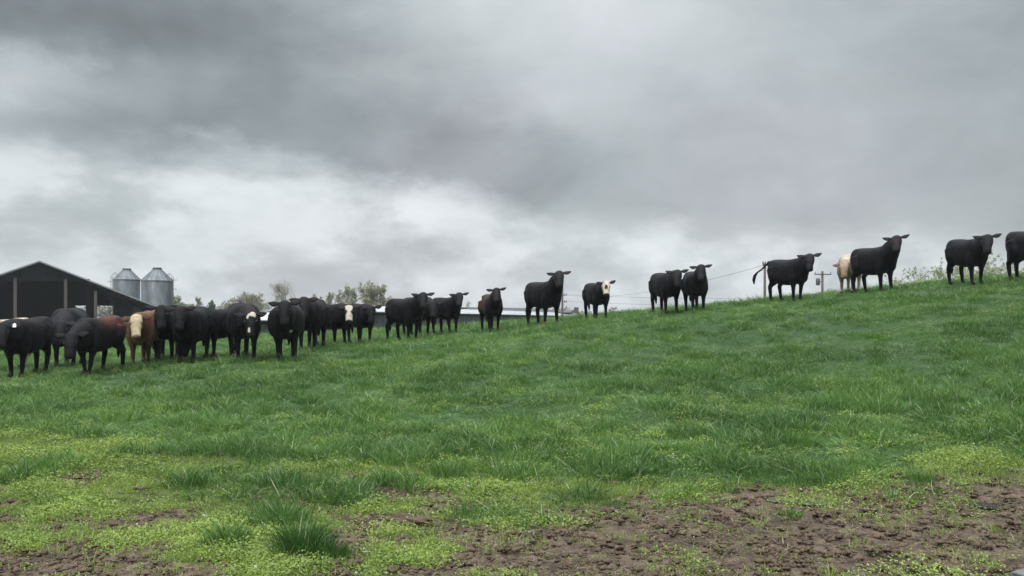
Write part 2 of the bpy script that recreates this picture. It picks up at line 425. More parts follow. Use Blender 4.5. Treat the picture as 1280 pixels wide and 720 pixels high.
def grain_bin(u, topv, d, width_px, label, lad_side):
    x = at(u, d); r = width_px/2*d/F
    root = empty('feed_bin', (x, d, YARD)); tag(root, label, 'silo', 'steel feed bins behind the barn')
    top = ht(topv, d)-YARD; cone = .95*r; zc = top-.18-cone*.82; z0 = 1.9
    prof = []
    z = z0
    while z < zc-.01:                                                     # corrugated shell: rounded rings
        prof += [(r, z), (r+.025, z+.05), (r, z+.1)]; z += .1
    prof += [(r, zc)]
    MB().lathe(prof, 40).build('shell', M['galv'], root, True)
    cp = [(r+.07, zc-.03), (r+.07, zc), (.42, top-.2)]
    c1 = MB().lathe(cp, 24).build('cone_roof', M['galv'], root)
    m = MB()
    for k in range(16):
        a = 2*PI*k/16; m.tube([((r+.06)*math.cos(a), (r+.06)*math.sin(a), zc+.02), (.4*math.cos(a), .4*math.sin(a), top-.17)], .022, 4)
    m.build('roof_rib', M['galv_dark'], c1)
    MB().lathe([(.40, top-.22), (.44, top-.2), (.44, top-.04), (.4, top)], 20).build('cap', M['galv_dark'], root)
    MB().lathe([(.25, .7), (r-.02, z0)], 32).build('hopper', M['galv'], root)
    for k in range(6):
        a = 2*PI*(k+.5)/6
        MB().box(r*math.cos(a)-.05, r*math.cos(a)+.05, r*math.sin(a)-.05, r*math.sin(a)+.05, 0, z0+.4).build('leg', M['galv_dark'], root)
    m = MB(); lx = lad_side*(r+.16); ly = -.25
    for dx in (-.2, .2): m.tube([(lx, ly+dx, .6), (lx, ly+dx, zc+.35), (lx-lad_side*.35, ly+dx, zc+.75), (lx-lad_side*.7, ly+dx, zc+.3)], .025, 5)
    for z in np.arange(.8, zc+.3, .35): m.tube([(lx, ly-.2, z), (lx, ly+.2, z)], .018, 4)
    for z in np.arange(2.4, zc+.6, .9):                                   # safety hoops
        m.tube([(lx+lad_side*(.42*math.sin(PI*k/8)), ly+.30*math.cos(PI*k/8), z) for k in range(9)], .02, 4)
    m.build('ladder', M['galv_dark'], root)
    return root
grain_bin(158.5, 335.5, 93, 31, 'smaller darker steel feed bin half hidden by the barn roof', -1)
grain_bin(196.5, 334.5, 89, 37, 'wider pale steel feed bin standing just right of the barn', 1)

def long_shed(name, u0, d0, u1, d1, vr0, ve0, label, roofm, wallm, depth=7.0, zr=None, ribs=True):
    x0, x1 = at(u0, d0), at(u1, d1)
    L = math.hypot(x1-x0, d1-d0); a = math.atan2(d1-d0, x1-x0)
    root = empty(name, (x0, d0, YARD-.4), a); tag(root, label, 'farm shed')
    zE = ht(ve0, d0)-YARD+.4
    zR = ht(vr0, d0*(1+depth/2/d0))-YARD+.4
    m = MB()
    for s in (0, 1):
        y0 = -.35 if s == 0 else depth+.35
        ze = zE-.08
        m.add([(-.3, y0, ze), (L+.3, y0, ze), (L+.3, depth/2, zR), (-.3, depth/2, zR), (-.3, y0, ze+.07), (L+.3, y0, ze+.07), (L+.3, depth/2, zR+.07), (-.3, depth/2, zR+.07)],
              [(0, 1, 2, 3), (7, 6, 5, 4), (0, 4, 5, 1), (0, 3, 7, 4), (1, 5, 6, 2)])
    rf = m.build('roof', roofm, root)
    if ribs:
        m = MB()
        for x in np.arange(0, L, 1.5): m.tube([(x, -.36, zE+.01), (x, depth/2, zR+.09)], .025, 4)
        m.build('roof_rib', roofm, rf)
    m = MB()
    m.box(0, L, 0, .12, 0, zE-.09); m.box(0, L, depth-.12, depth, 0, zE-.09)
    for xx_ in (0, L-.12):
        m.add([(xx_, .12, 0), (xx_, depth-.12, 0), (xx_, depth-.12, zE-.09), (xx_, depth/2, zR-.05), (xx_, .12, zE-.09),
               (xx_+.12, .12, 0), (xx_+.12, depth-.12, 0), (xx_+.12, depth-.12, zE-.09), (xx_+.12, depth/2, zR-.05), (xx_+.12, .12, zE-.09)],
              [(0, 4, 3, 2, 1), (5, 6, 7, 8, 9), (0, 1, 6, 5)])
    m.build('wall', wallm, root)
    m = MB()
    for x in np.arange(.5, L, 1.2): m.box(x, x+.08, -.05, -.003, 0, zE-.16)
    m.build('wall_batten', M['galv_dark'], root)
    MB().box(0, L, -.06, -.003, zE-.32, zE-.17).build('eave_strip', M['timber_dark'], root)  # solid dark strip along the wall just below the eave
    return root
long_shed('low_shed', 296, 58, 400, 62, 391.5, 399.5, 'low grey walled shed with pale roof seen left of the front facing black cow', M['white_roof'], M['grey_wall'])
long_shed('low_shed', 436, 70, 716, 150, 381.5, 388.5, 'very long low grey shed with pale sheet roof running away behind the middle cows', M['white_roof'], M['grey_wall'])
long_shed('low_shed', 612, 150, 712, 168, 384.5, 389.5, 'far dark roofed shed rising just above the long pale roof', M['dark_roof'], M['dark_roof'], 14)

def house():
    d = 175; x = at(717.5, d); s = d/F
    root = empty('farmhouse', (x, d, -.45)); tag(root, 'small far pale gabled house with brown chimney beside utility pole', 'house')
    ap = ht(387, d)+.45; ea = ht(394, d)+.45; w_ = 11*s; D = 9
    m = MB(); m.add([(-w_, 0, 0), (w_, 0, 0), (w_, 0, ea), (0, 0, ap-.1), (-w_, 0, ea), (-w_, D, 0), (w_, D, 0), (w_, D, ea), (0, D, ap-.1), (-w_, D, ea)],
                    [(0, 1, 2, 3, 4), (9, 8, 7, 6, 5), (0, 4, 9, 5), (1, 6, 7, 2), (0, 5, 6, 1)])
    m.build('wall', M['house_wall'], root)
    m = MB()
    for q in (-1, 1):
        xo = q*(w_+.3); zo = ea-(ap-ea)*.3/w_
        m.add([(0, -.3, ap), (xo, -.3, zo), (xo, D+.3, zo), (0, D+.3, ap), (0, -.3, ap-.12), (xo, -.3, zo-.12), (xo, D+.3, zo-.12), (0, D+.3, ap-.12)],
              [(0, 1, 2, 3), (7, 6, 5, 4), (0, 4, 5, 1), (1, 5, 6, 2), (2, 6, 7, 3)])
    rf = m.build('roof', M['dark_roof'], root)
    MB().box(.15, 1.0, 1.2, 2.0, ea, ht(384, d)+.45).build('chimney', M['brick'], rf)
    # side wing whose dark roof slopes to the left
    m = MB(); xl = at(704.5, d)-x
    m.box(xl, -w_-.02, 1.5, D-1, 0, ea+.2); m.build('wing_wall', M['house_wall'], root)
    m = MB(); m.add([(xl-.3, 1.1, ea-.1), (0, 1.1, ea-.1), (0, D/2, ap-.02), (xl-.3, D/2, ap-.02), (xl-.3, D-.6, ea-.1), (0, D-.6, ea-.1)], [(0, 1, 2, 3), (3, 2, 5, 4), (0, 3, 4)])
    m.build('wing_roof', M['dark_roof'], root)
    win = MB().box(-.45, .45, -.05, -.01, ea-1.3, ea-.3).build('window', M['dark_roof'], root)
house()

def upole(u, topv, d, label, arms, xf=False, base=-1.0, rad=.13, armlen=1.2):
    x = at(u, d); root = empty('utility_pole', (x, d, base)); tag(root, label, 'utility pole')
    top = ht(topv, d)-base
    MB().tube([(0, 0, 0), (0, 0, top)], [rad*1.25, rad], 10).build('pole', M['pole'], root, True)
    for av, sx0, sx1 in arms:
        z = ht(av, d)-base
        a = MB().box(sx0*armlen, sx1*armlen, -rad-.1, -rad-.005, z-.07, z+.06).build('crossarm', M['pole'], root)
        for k in np.linspace(sx0*.92, sx1*.92, 3):
            MB().lathe([(.04, z+.06), (.06, z+.12), (.04, z+.2), (.06, z+.24), (.03, z+.3)], 10, (k*armlen, -rad-.06)).build('insulator', M['galv_dark'], a)
    if xf:
        z = ht(xf, d)-base
        MB().lathe([(.20, z-.45), (.25, z-.4), (.25, z+.35), (.18, z+.42)], 14, (-.55, 0)).build('transformer', M['galv_dark'], root, True)
        MB().box(-.32, -.1, -.04, .04, z-.05, z+.05).build('bracket', M['galv_dark'], root)
    return x, d
p1 = upole(703, 355, 140, 'tall bare utility pole with short side arms right behind a black cow', [(369, 0, .7), (377.5, 0, .7)], base=-.6, rad=.16, armlen=1.0)
p2 = upole(956, 329, 70, 'slim plain pole on the hill behind the cow with raised tail', [(331.5, -.2, .2)], base=.2, rad=.095, armlen=1)
p3 = upole(1028, 339, 110, 'distant utility pole with wide crossarm and transformer box behind hilltop', [(343, -1, 1)], xf=352, base=-.5, rad=.14, armlen=1.05)
def wire(a, b, sag, label, r=.022):
    a, b = Vector(a), Vector(b); pts = [a.lerp(b, t)-Vector((0, 0, sag*4*t*(1-t))) for t in np.linspace(0, 1, 25)]
    tag(MB().tube(pts, r, 5).build('overhead_wire', M['wire']), label, 'cable', 'overhead wires')
wire((at(703, 140)+.1, 139.8, ht(368.3, 140)), (at(956, 70), 69.8, ht(331, 70)), 1.15, 'thin overhead wire rising to the slim pole by the raised tail', .013)
wire((at(703, 140)+.6, 139.8, ht(368.3, 140)), (at(1200, 125), 125, ht(362, 125)), .9, 'upper of two level wires crossing behind the white faced cow', .016)
wire((at(703, 140)+.6, 139.8, ht(376.8, 140)), (at(1200, 125), 125, ht(371, 125)), .9, 'lower of two level wires crossing behind the white faced cow', .016)

# ------------------------------------------------------------------ trees
def leaf_mat(name, c1, c2):
    m = bpy.data.materials.new(name); m.use_nodes = True; t = NT(m.node_tree); b = t.n['Principled BSDF']
    n1 = t.noise(t.coord('Object'), .9, 4, .6)
    t.l.new(t.mix(t.mapr(n1, .35, .65), (*c1, 1), (*c2, 1)), b.inputs['Base Color'])
    b.inputs['Roughness'].default_value = .7; b.inputs['Specular IOR Level'].default_value = .2
    return m
M['bark'] = material('grey_bark', (.28, .265, .24), .9, .25, 5)
M['leaf_pale'] = leaf_mat('pale_spring_leaves', (.26, .29, .19), (.42, .45, .32))
M['leaf_olive'] = leaf_mat('olive_spring_leaves', (.22, .22, .14), (.36, .35, .24))
M['leaf_dark'] = leaf_mat('dull_green_leaves', (.08, .12, .07), (.14, .18, .10))
M['leaf_bud'] = leaf_mat('brown_buds', (.26, .24, .20), (.40, .38, .32))
M['blossom'] = leaf_mat('pale_blossom_leaves', (.28, .32, .20), (.46, .49, .35))

def quads(centres, size, rnd, flat=.0):
    n = len(centres); nrm = rnd.normal(size=(n, 3)); nrm[:, 2] += flat; nrm /= np.linalg.norm(nrm, axis=1)[:, None]
    a = np.cross(nrm, rnd.normal(size=(n, 3))); a /= np.linalg.norm(a, axis=1)[:, None]+1e-9
    b = np.cross(nrm, a); s = size*(.6+.8*rnd.random((n, 1)))
    v = np.stack([centres-a*s, centres-b*s*.55, centres+a*s, centres+b*s*.55], 1).reshape(-1, 3)
    return v, np.arange(4*n).reshape(-1, 4)
def tree(name, x, y, h, crown_w, leafm, label, seed, nleaf=2200, leaf=.10, trunk_r=None, style='round', group=None, cat='tree', base=None):
    rd = random.Random(seed); rn = np.random.default_rng(seed)
    z0 = base if base is not None else gz(x, y)-.1
    root = empty(name, (x, y, z0)); tag(root, label, cat, group)
    tr = trunk_r or h*.022
    m = MB(); tips = []
    def branch(p, d, L, r, lvl):
        pts = [p]; n = 4; dd = d.copy()
        for i in range(n):
            dd = (dd + Vector((rd.gauss(0, .13), rd.gauss(0, .13), rd.gauss(.05, .08)))).normalized()
            pts.append(pts[-1]+dd*L/n)
        m.tube(pts, [r*(1-.75*i/n) for i in range(n+1)], 5 if lvl > 0 else 8, cap=False)
        if lvl >= 3: tips.extend(pts[1:]); return
        if lvl == 2: tips.extend(pts[2:])
        k = (10, 6, 5)[lvl]
        for j in range(k):
            t = rd.uniform(.3, 1.0) if lvl > 0 else .28+.72*(j+.5)/k
            q = pts[min(int(t*n), n-1)].lerp(pts[min(int(t*n)+1, n)], t*n-int(t*n) if t < 1 else 0)
            ang = rd.uniform(0, 2*PI)
            spread = {'round': .9, 'upright': .45, 'bush': .9}[style]
            side = Vector((math.cos(ang), math.sin(ang), 0))
            nd = (dd*(1-spread*.55) + side*spread + Vector((0, 0, .35))).normalized()
            if lvl == 0: LL = crown_w*.5*(1.15 if .3 < t < .85 else .75)
            else: LL = L*.58
            branch(q, nd, LL*rd.uniform(.8, 1.15), r*.5*(1.1-t*.4), lvl+1)
    if style == 'bush':
        for j in range(6):
            a = 2*PI*j/6+rd.random(); branch(Vector((.15*math.cos(a), .15*math.sin(a), 0)), Vector((math.cos(a)*.5, math.sin(a)*.5, 1)).normalized(), h*.6, tr*.6, 1)
    else: branch(Vector((0, 0, 0)), Vector((0, 0, 1)), h*.80, tr, 0)
    m.build('trunk', M['bark'], root)
    if style != 'bush': nleaf = int(nleaf*1.9); leaf *= .72
    T = np.array([tuple(p) for p in tips])
    T = T[T[:, 2] > h*.12]
    idx = rn.integers(0, len(T), nleaf)
    dens = .35+rn.random(len(T))                                     # some twigs leafier than others
    idx = rn.choice(len(T), nleaf, p=dens/np.sum(dens))
    Cc = T[idx] + rn.normal(size=(nleaf, 3))*crown_w*.028
    v, f = quads(Cc, leaf, rn)
    link_mesh('crown', mesh_np('crown', v, f), leafm, root)
    return root
def T(u, vtop, d, wpx, leafm, label, seed, **k):
    base = -.6 if d > 60 else None
    x = at(u, d); b = base if base is not None else gz(x, d)-.1
    return tree(k.pop('name', 'broadleaf_tree'), x, d, ht(vtop, d)-b, wpx*d/F, leafm, label, seed, base=b, **k)
G1 = 'trees behind the farm sheds'
T(363, 350, 150, 38, M['leaf_bud'], 'bare rounded tree standing above the cow that faces forward', 11, nleaf=1300, leaf=.11, group=G1)
T(447, 353, 155, 22, M['leaf_pale'], 'tallest upright pale green tree above the white faced black cow', 12, nleaf=3000, leaf=.12, style='upright', group=G1)
T(429, 357, 160, 17, M['leaf_bud'], 'thin nearly bare upright tree left of the tallest pale green tree', 13, nleaf=900, leaf=.11, style='upright', group=G1)
T(410, 359, 160, 15, M['leaf_pale'], 'slender pointed pale tree, third to the left of round olive tree', 14, nleaf=1800, leaf=.12, style='upright', group=G1)
T(397, 364, 165, 14, M['leaf_pale'], 'small thin pale tree at the left end of the upright group', 15, nleaf=1100, leaf=.12, style='upright', group=G1)
T(473, 361, 145, 36, M['leaf_olive'], 'dense round olive green tree beside the black cow pair', 16, nleaf=6500, leaf=.15, group=G1)
T(327, 366, 165, 28, M['leaf_olive'], 'low open olive tree over the dark cow with white blotched face', 17, nleaf=2600, leaf=.15, group=G1)
T(301, 371, 170, 26, M['leaf_bud'], 'low brownish tree crown behind the white blotched cow', 18, nleaf=2400, leaf=.15, group=G1)
T(254, 367, 165, 16, M['leaf_bud'], 'thin bare tree above the two staring black cows', 19, nleaf=900, leaf=.12, style='upright', group=G1)
T(222, 368, 130, 22, M['leaf_pale'], 'green bushy tree right beside the wide feed bin', 20, nleaf=3400, leaf=.16, group=G1)
T(262, 374, 150, 14, M['leaf_dark'], 'small dark green conifer like tree between bare tree and brownish crown', 21, nleaf=2600, leaf=.14, style='upright', group=G1)
T(583, 372, 130, 12, M['leaf_bud'], 'leafless twiggy sapling behind shed roof between two cows', 22, nleaf=300, leaf=.07, style='upright', group='bare saplings behind the long shed', trunk_r=.06)
T(594, 377, 130, 9, M['leaf_bud'], 'shorter bare sapling just left of the brown black cow', 23, nleaf=200, leaf=.07, style='upright', group='bare saplings behind the long shed', trunk_r=.05)
G2 = 'pale bushes behind the hilltop'
T(1180, 317, 90, 40, M['blossom'], 'pale flowering bush left of the level headed hilltop cow', 24, nleaf=9000, leaf=.11, style='bush', cat='bush', name='flowering_bush', group=G2)
T(1160, 327, 90, 26, M['blossom'], 'lowest pale bush at the left end of hilltop scrub', 25, nleaf=4500, leaf=.10, style='bush', cat='bush', name='flowering_bush', group=G2)
T(1243, 310, 95, 36, M['blossom'], 'sparse pale bush between the two rightmost hilltop cows', 26, nleaf=7000, leaf=.11, style='bush', cat='bush', name='flowering_bush', group=G2)
T(1212, 318, 92, 34, M['blossom'], 'pale bush mostly hidden behind the level headed hilltop cow', 27, nleaf=7000, leaf=.11, style='bush', cat='bush', name='flowering_bush', group=G2)

# far-off wood that reads as one mass
def far_wood():
    rn = np.random.default_rng(5); V = []; Fc = []; off = 0
    m = MB()
    for i in range(170):
        u = rn.uniform(-250, 760); d = rn.uniform(190, 240); x = at(u, d); top = ht(rn.uniform(374, 384) if u < 500 else rn.uniform(384, 393), d)
        h = top+.8; wd = rn.uniform(3, 6)
        n = 420
        p = rn.normal(size=(n, 3)); p /= np.linalg.norm(p, axis=1)[:, None]; p *= rn.uniform(.35, 1, (n, 1))**.5
        lobes = rn.normal(size=(7, 3))*.45
        c = lobes[rn.integers(0, 7, n)]+p*.55
        c = c*np.array([wd*.5, wd*.5, h*.42])+np.array([x, d, -.8+h*.55])
        v, f = quads(c, .34, rn); V.append(v); Fc.append(f+off); off += len(v)
    o = link_mesh('far_wood', mesh_np('far_wood', np.concatenate(V), np.concatenate(Fc)), M['leaf_far'])
    tag(o, 'hazy grey green wood along the horizon behind the farm', 'woodland', kind='stuff')
M['leaf_far'] = leaf_mat('mixed_spring_wood', (.22, .22, .18), (.40, .38, .32))
far_wood()

# ------------------------------------------------------------------ cattle
def coat_mat():
    m = bpy.data.materials.new('short_cattle_coat'); m.use_nodes = True; t = NT(m.node_tree); b = t.n['Principled BSDF']
    a = t.n.new('ShaderNodeAttribute'); a.attribute_name = 'coat'; oc = t.coord('Object')
    n1 = t.noise(oc, 7, 6, .65, .5); n2 = t.noise(oc, 60, 4, .7)
    k = t.math('MULTIPLY', t.mapr(n1, .3, .7, .7, 1.35, False), t.mapr(n2, .3, .7, .75, 1.3, False))
    v = t.n.new('ShaderNodeVectorMath'); v.operation = 'SCALE'; t.l.new(a.outputs['Color'], v.inputs[0]); t.l.new(k, v.inputs['Scale'])
    t.l.new(v.outputs[0], b.inputs['Base Color'])
    b.inputs['Roughness'].default_value = .5; b.inputs['Specular IOR Level'].default_value = .11
    b.inputs['Sheen Weight'].default_value = .015; b.inputs['Sheen Roughness'].default_value = .5
    bp = t.n.new('ShaderNodeBump'); bp.inputs['Strength'].default_value = .7; bp.inputs['Distance'].default_value = .035
    t.l.new(t.math('ADD', n1, t.math('MULTIPLY', n2, .4)), bp.inputs['Height']); t.l.new(bp.outputs[0], b.inputs['Normal'])
    return m
M['coat'] = coat_mat()
M['eye'] = material('dark_wet_eye', (.01, .008, .008), .12, .1, 3, spec=.6)
M['ear_tag'] = material('white_plastic_tag', (.75, .76, .74), .5, .05, 10)

def loft(rings, n=20, sup=2.3):
    """rings: (centre, right vector, up vector, half width, half height)"""
    v = []; f = []
    for c_, rv, uv, hw, hh in rings:
        for k in range(n):
            t = 2*PI*k/n; ct, st = math.cos(t), math.sin(t)
            x = math.copysign(abs(ct)**(2/sup), ct)*hw; y = math.copysign(abs(st)**(2/sup), st)*hh
            v.append(c_+rv*x+uv*y)
    m_ = len(rings)
    for i in range(m_-1):
        for k in range(n): f.append((i*n+k, i*n+(k+1) % n, (i+1)*n+(k+1) % n, (i+1)*n+k))
    f.append(tuple(range(n))[::-1]); f.append(tuple((m_-1)*n+k for k in range(n)))
    return v, f
def ball(mb, c_, rx, ry, rz, M3=None, n=12):
    v = []; f = []
    for i in range(1, n):
        ph = PI*i/n
        for k in range(n):
            t = 2*PI*k/n; p = Vector((rx*math.sin(ph)*math.cos(t), ry*math.sin(ph)*math.sin(t), rz*math.cos(ph)))
            v.append(Vector(c_)+(M3 @ p if M3 else p))
    for i in range(n-2):
        for k in range(n): f.append((i*n+k, (i+1)*n+k, (i+1)*n+(k+1) % n, i*n+(k+1) % n))
    f.append(tuple(range(n))); f.append(tuple((n-2)*n+k for k in range(n))[::-1])
    mb.add(v, f)

BLACK = np.array((.0050, .0048, .0070)); CREAM = np.array((.44, .385, .32)); RED = np.array((.125, .066, .043)); WHITE = np.array((.50, .45, .37))
def cow(u, v, phi, hb, label, head='up', hyaw=None, pitch=None, coat='black', stride=(0, 0, 0, 0), tail='down', ear=5, tagside=0, seed=0, sc=None, group='cattle spread along the pasture', d=None, neck_e=None, fat=1.0, hroll=0, top=None):
    """u,v: where its feet stand in the photograph (used to find the spot on the ground); phi: 0 = facing the road, + = turned right"""
    if d is None: x0, y0 = hit(u, v)
    else: x0, y0 = at(u, d), d
    rd = random.Random(seed*13+5)
    s = sc or hb*y0/F/1.235
    hd = R(phi-90) - math.atan2(x0, y0)                                      # heading (world)
    fw = Vector((math.cos(hd), math.sin(hd)))
    if hyaw is None: hyaw = -phi
    e = neck_e if neck_e is not None else {'up': 50, 'level': 16, 'low': -22, 'graze': -52}[head]
    stride = tuple(q if abs(q) > .001 else rd.uniform(-.085, .085) for q in stride)
    if pitch is None: pitch = 43 if head == 'up' else 50
    up = Vector((0, 0, 1)); mb = MB()
    ex, ey = Vector((1, 0, 0)), Vector((0, 1, 0))
    LB = .84
    phi_ = phi
    prof = [(-.80, .98, .13, .13), (-.78, .98, .22, .19), (-.71, .955, .29, .24), (-.58, .93, .315, .268), (-.42, .905, .335, .278), (-.22, .88, .342, .295), (0, .862, .352, .315),
            (.20, .862, .358, .312), (.38, .885, .352, .282), (.52, .91, .335, .248), (.63, .915, .30, .215), (.72, .91, .235, .17), (.78, .91, .14, .11)]
    mb.add(*loft([(Vector((x*LB, 0, z-.022)), ey, up, w_*fat*1.06, h+.022) for x, z, h, w_ in prof], 28, 2.65))
    ball(mb, (-.43, .17, 1.15), .10, .06, .07); ball(mb, (-.43, -.17, 1.15), .10, .06, .07)     # hip bones
    for q in (-1, 1): ball(mb, (.30, q*.235, .86), .13, .075, .25); ball(mb, (-.40, q*.225, .80), .20, .075, .24)
    ball(mb, (-.62, 0, 1.08), .10, .13, .10)
    ball(mb, (.54, 0, .68), .14, .15, .18)                                                  # brisket
    # neck
    hyr = R(hyaw); nb = Vector((.38, 0, .98)); nyaw = hyr*.5
    Ln = .62 if head == 'up' else .66
    nd = Vector((math.cos(nyaw)*math.cos(R(e)), math.sin(nyaw)*math.cos(R(e)), math.sin(R(e))))
    poll = nb + nd*Ln + Vector((0.05, 0, 0))
    rings = []
    for t, hw, hh in [(0, .24, .32), (.3, .22, .30), (.6, .19, .26), (.85, .155, .20), (1.0, .12, .14)]:
        ya = nyaw*min(1, t*1.3); dd = Vector((math.cos(ya)*math.cos(R(e)), math.sin(ya)*math.cos(R(e)), math.sin(R(e))))
        side = Vector((-math.sin(ya), math.cos(ya), 0)); uu = dd.cross(side)
        if uu.z < 0 and abs(e) < 80: uu = -uu
        rings.append((nb.lerp(poll, t)-uu*(.05+.03*(1-t)), side, uu, hw*(.85+.15*fat), hh))
    mb.add(*loft(rings, 18, 2.1))
    # head
    pr = R(pitch)
    fd = Vector((math.cos(hyr)*math.cos(pr), math.sin(hyr)*math.cos(pr), -math.sin(pr)))
    sd_ = Vector((-math.sin(hyr), math.cos(hyr), 0)); fu = fd.cross(sd_)
    if roll_ := hroll:
        q = Matrix.Rotation(R(roll_), 3, fd); sd_ = q @ sd_; fu = q @ fu
    if fu.dot(Vector((math.cos(hyr), math.sin(hyr), 0))) < 0 and pitch > 0: fu = -fu
    hc = poll
    hr = []
    for t, hw, hh, off in [(-.10, .06, .07, 0), (-.06, .10, .10, 0), (0, .118, .125, 0), (.09, .125, .135, -.01), (.17, .115, .13, -.01), (.25, .098, .112, 0), (.33, .084, .092, .0), (.40, .084, .082, 0), (.455, .090, .074, -.005), (.50, .076, .056, -.008), (.515, .045, .030, -.01)]:
        hr.append((hc+fd*t*.98+fu*off, sd_, fu, hw*1.16, hh*1.06))
    mb.add(*loft(hr, 18, 2.2))
    ball(mb, hc-fd*.06+fu*.02, .06, .06, .05)                                                # poll hump
    # legs
    def leg(pts, rad):
        mb.tube(pts, rad, 12)
        for p, r in list(zip(pts, rad))[1:-1]: ball(mb, p, r, r*.95, r, n=10)
    fs = []
    for (sx, sy), st in zip(((1, 1), (1, -1), (-1, 1), (-1, -1)), stride):
        if sx > 0:
            y = sy*.165; a = st
            hoofp = Vector((.37+a, y*.95, .0))
            leg([Vector((.34, y*.9, .88)), Vector((.35+a*.1, sy*.19, .68)), Vector((.34+a*.5, y, .40)), Vector((.34+a*.9, y*.98, .14)), Vector((.355+a, y*.96, .07))], [.16, .13, .062, .044, .050])
        else:
            y = sy*.17; a = st
            hoofp = Vector((-.50+a, y*.95, .0))
            leg([Vector((-.45, y*.75, .98)), Vector((-.38+a*.15, sy*.185, .76)), Vector((-.42+a*.3, sy*.18, .60)), Vector((-.575+a*.7, y, .44)), Vector((-.54+a*.95, y*.98, .14)), Vector((-.525+a, y*.96, .07))], [.22, .19, .12, .066, .045, .053])
        ball(mb, hoofp+Vector((0.01, 0, .045)), .075, .058, .05)
    # tail root
    if tail == 'down':
        tp = [(-.74, 0, 1.16), (-.83, 0, 1.10), (-.86, 0, .92), (-.85, .01, .70), (-.84, .02, .52), (-.84, .02, .40), (-.83, .02, .28)]; tr_ = [.045, .034, .026, .024, .034, .042, .012]
    else:
        tp = [(-.74, 0, 1.17), (-.90, 0, 1.19), (-1.08, 0.02, 1.09), (-1.28, .04, .97), (-1.46, .06, .90), (-1.58, .07, .80), (-1.62, .07, .68), (-1.61, .07, .54)]; tr_ = [.045, .036, .03, .026, .028, .048, .050, .015]
    tp = [(p[0]+.13, p[1], p[2]) for p in tp]
    # --- fuse to one continuous skin
    me = bpy.data.meshes.new('tmp'); me.from_pydata([tuple(p) for p in mb.v], [], mb.f); me.update()
    bm = bmesh.new(); bm.from_mesh(me); bmesh.ops.recalc_face_normals(bm, faces=bm.faces); bm.to_mesh(me); bm.free()
    ob = bpy.data.objects.new('tmp', me); COL.objects.link(ob)
    rm = ob.modifiers.new('r', 'REMESH'); rm.mode = 'VOXEL'; rm.voxel_size = .021; rm.use_smooth_shade = True
    sm = ob.modifiers.new('s', 'SMOOTH'); sm.factor = .6; sm.iterations = 5
    dg = bpy.context.evaluated_depsgraph_get()
    me2 = bpy.data.meshes.new_from_object(ob.evaluated_get(dg)); bpy.data.objects.remove(ob); bpy.data.meshes.remove(me)
    nb_ = len(me2.vertices)
    co = np.empty(nb_*3); me2.vertices.foreach_get('co', co); co = co.reshape(-1, 3)
    # extras: ears, tail, eyes
    xb = MB(); tb = MB(); eb = MB(); ears = []
    for s_ in (-1, 1):
        base_ = hc-fd*.055+sd_*s_*.095+fu*.005
        er = R(ear+7+rd.uniform(-4, 4)); tip_dir = (sd_*s_*math.cos(er)+(-fd)*math.sin(er)*.9+fu*.05).normalized()
        thick = fu; wide = tip_dir.cross(thick).normalized(); rr = []
        for t, w2 in [(0, .028), (.18, .042), (.42, .072), (.65, .068), (.85, .040), (1.0, .008)]:
            rr.append((base_+tip_dir*.245*t-Vector((0, 0, .018*math.sin(t*PI)))-fu*.02*t, wide, thick, w2, .014+.01*(1-t)))
        xb.add(*loft(rr, 12, 2)); ears.append((base_, tip_dir))
        ball(eb, hc+fd*.155+sd_*s_*.118+fu*.055, .021, .021, .021, n=8)
    tb.tube(tp, tr_, 8)
    allv = [co]; n0 = nb_; polys = []
    nloop = len(me2.loops); lv = np.empty(nloop, dtype=np.int32); me2.loops.foreach_get('vertex_index', lv)
    ls = np.empty(len(me2.polygons), dtype=np.int32); lt = ls.copy(); me2.polygons.foreach_get('loop_start', ls); me2.polygons.foreach_get('loop_total', lt)
    q4 = lv[(ls[lt == 4][:, None]+np.arange(4))]; fl = [q4]
    if (lt == 3).any(): fl.append(lv[(ls[lt == 3][:, None]+np.arange(3))])
    mi = [0]*sum(len(a) for a in fl); part = [0]*nb_
    for idx, b_ in ((1, xb), (2, tb), (3, eb)):
        allv.append(np.array([tuple(p) for p in b_.v])); part += [idx]*len(b_.v)
        for q in b_.f: fl.append(np.array([q])+n0); mi.append(1 if idx == 3 else 0)
        n0 += len(b_.v)
    C_ = np.concatenate(allv); part = np.array(part)
    bpy.data.meshes.remove(me2)
    # --- coat colour: hide tones, plus neck shading painted into cream coats
    n_ = len(C_); colr = np.tile(BLACK, (n_, 1))
    rx = C_-np.array(hc); tl = rx@np.array(fd); ul = rx@np.array(fu); sl = rx@np.array(sd_)
    headm = (tl > -.14) & (tl < .56) & (np.abs(sl) < .15) & (np.abs(ul) < .17) & (part == 0)
    nz = fbm(C_[:, 0]*3+seed, C_[:, 2]*3+C_[:, 1]*2, seed, 4); nz2 = fbm(C_[:, 0]*9+seed, C_[:, 2]*9+C_[:, 1]*7, seed+3, 3)
    def mixc(mask, c2): 
        nonlocal colr
        mask = np.clip(mask, 0, 1)[:, None]; colr = colr*(1-mask)+c2*mask
    if coat in ('black', 'bald', 'blotch', 'star', 'brown', 'redback', 'grey'):
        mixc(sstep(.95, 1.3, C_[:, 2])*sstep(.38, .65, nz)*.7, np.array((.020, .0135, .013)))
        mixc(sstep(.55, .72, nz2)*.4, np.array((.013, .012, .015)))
    if coat == 'brown': mixc((1-sstep(.15, .5, C_[:, 0]))*sstep(.5, .8, C_[:, 2])*.9, np.array((.060, .034, .026)))
    if coat == 'grey': mixc(sstep(.7, 1.1, C_[:, 2])*.8, np.array((.013, .0135, .016)))
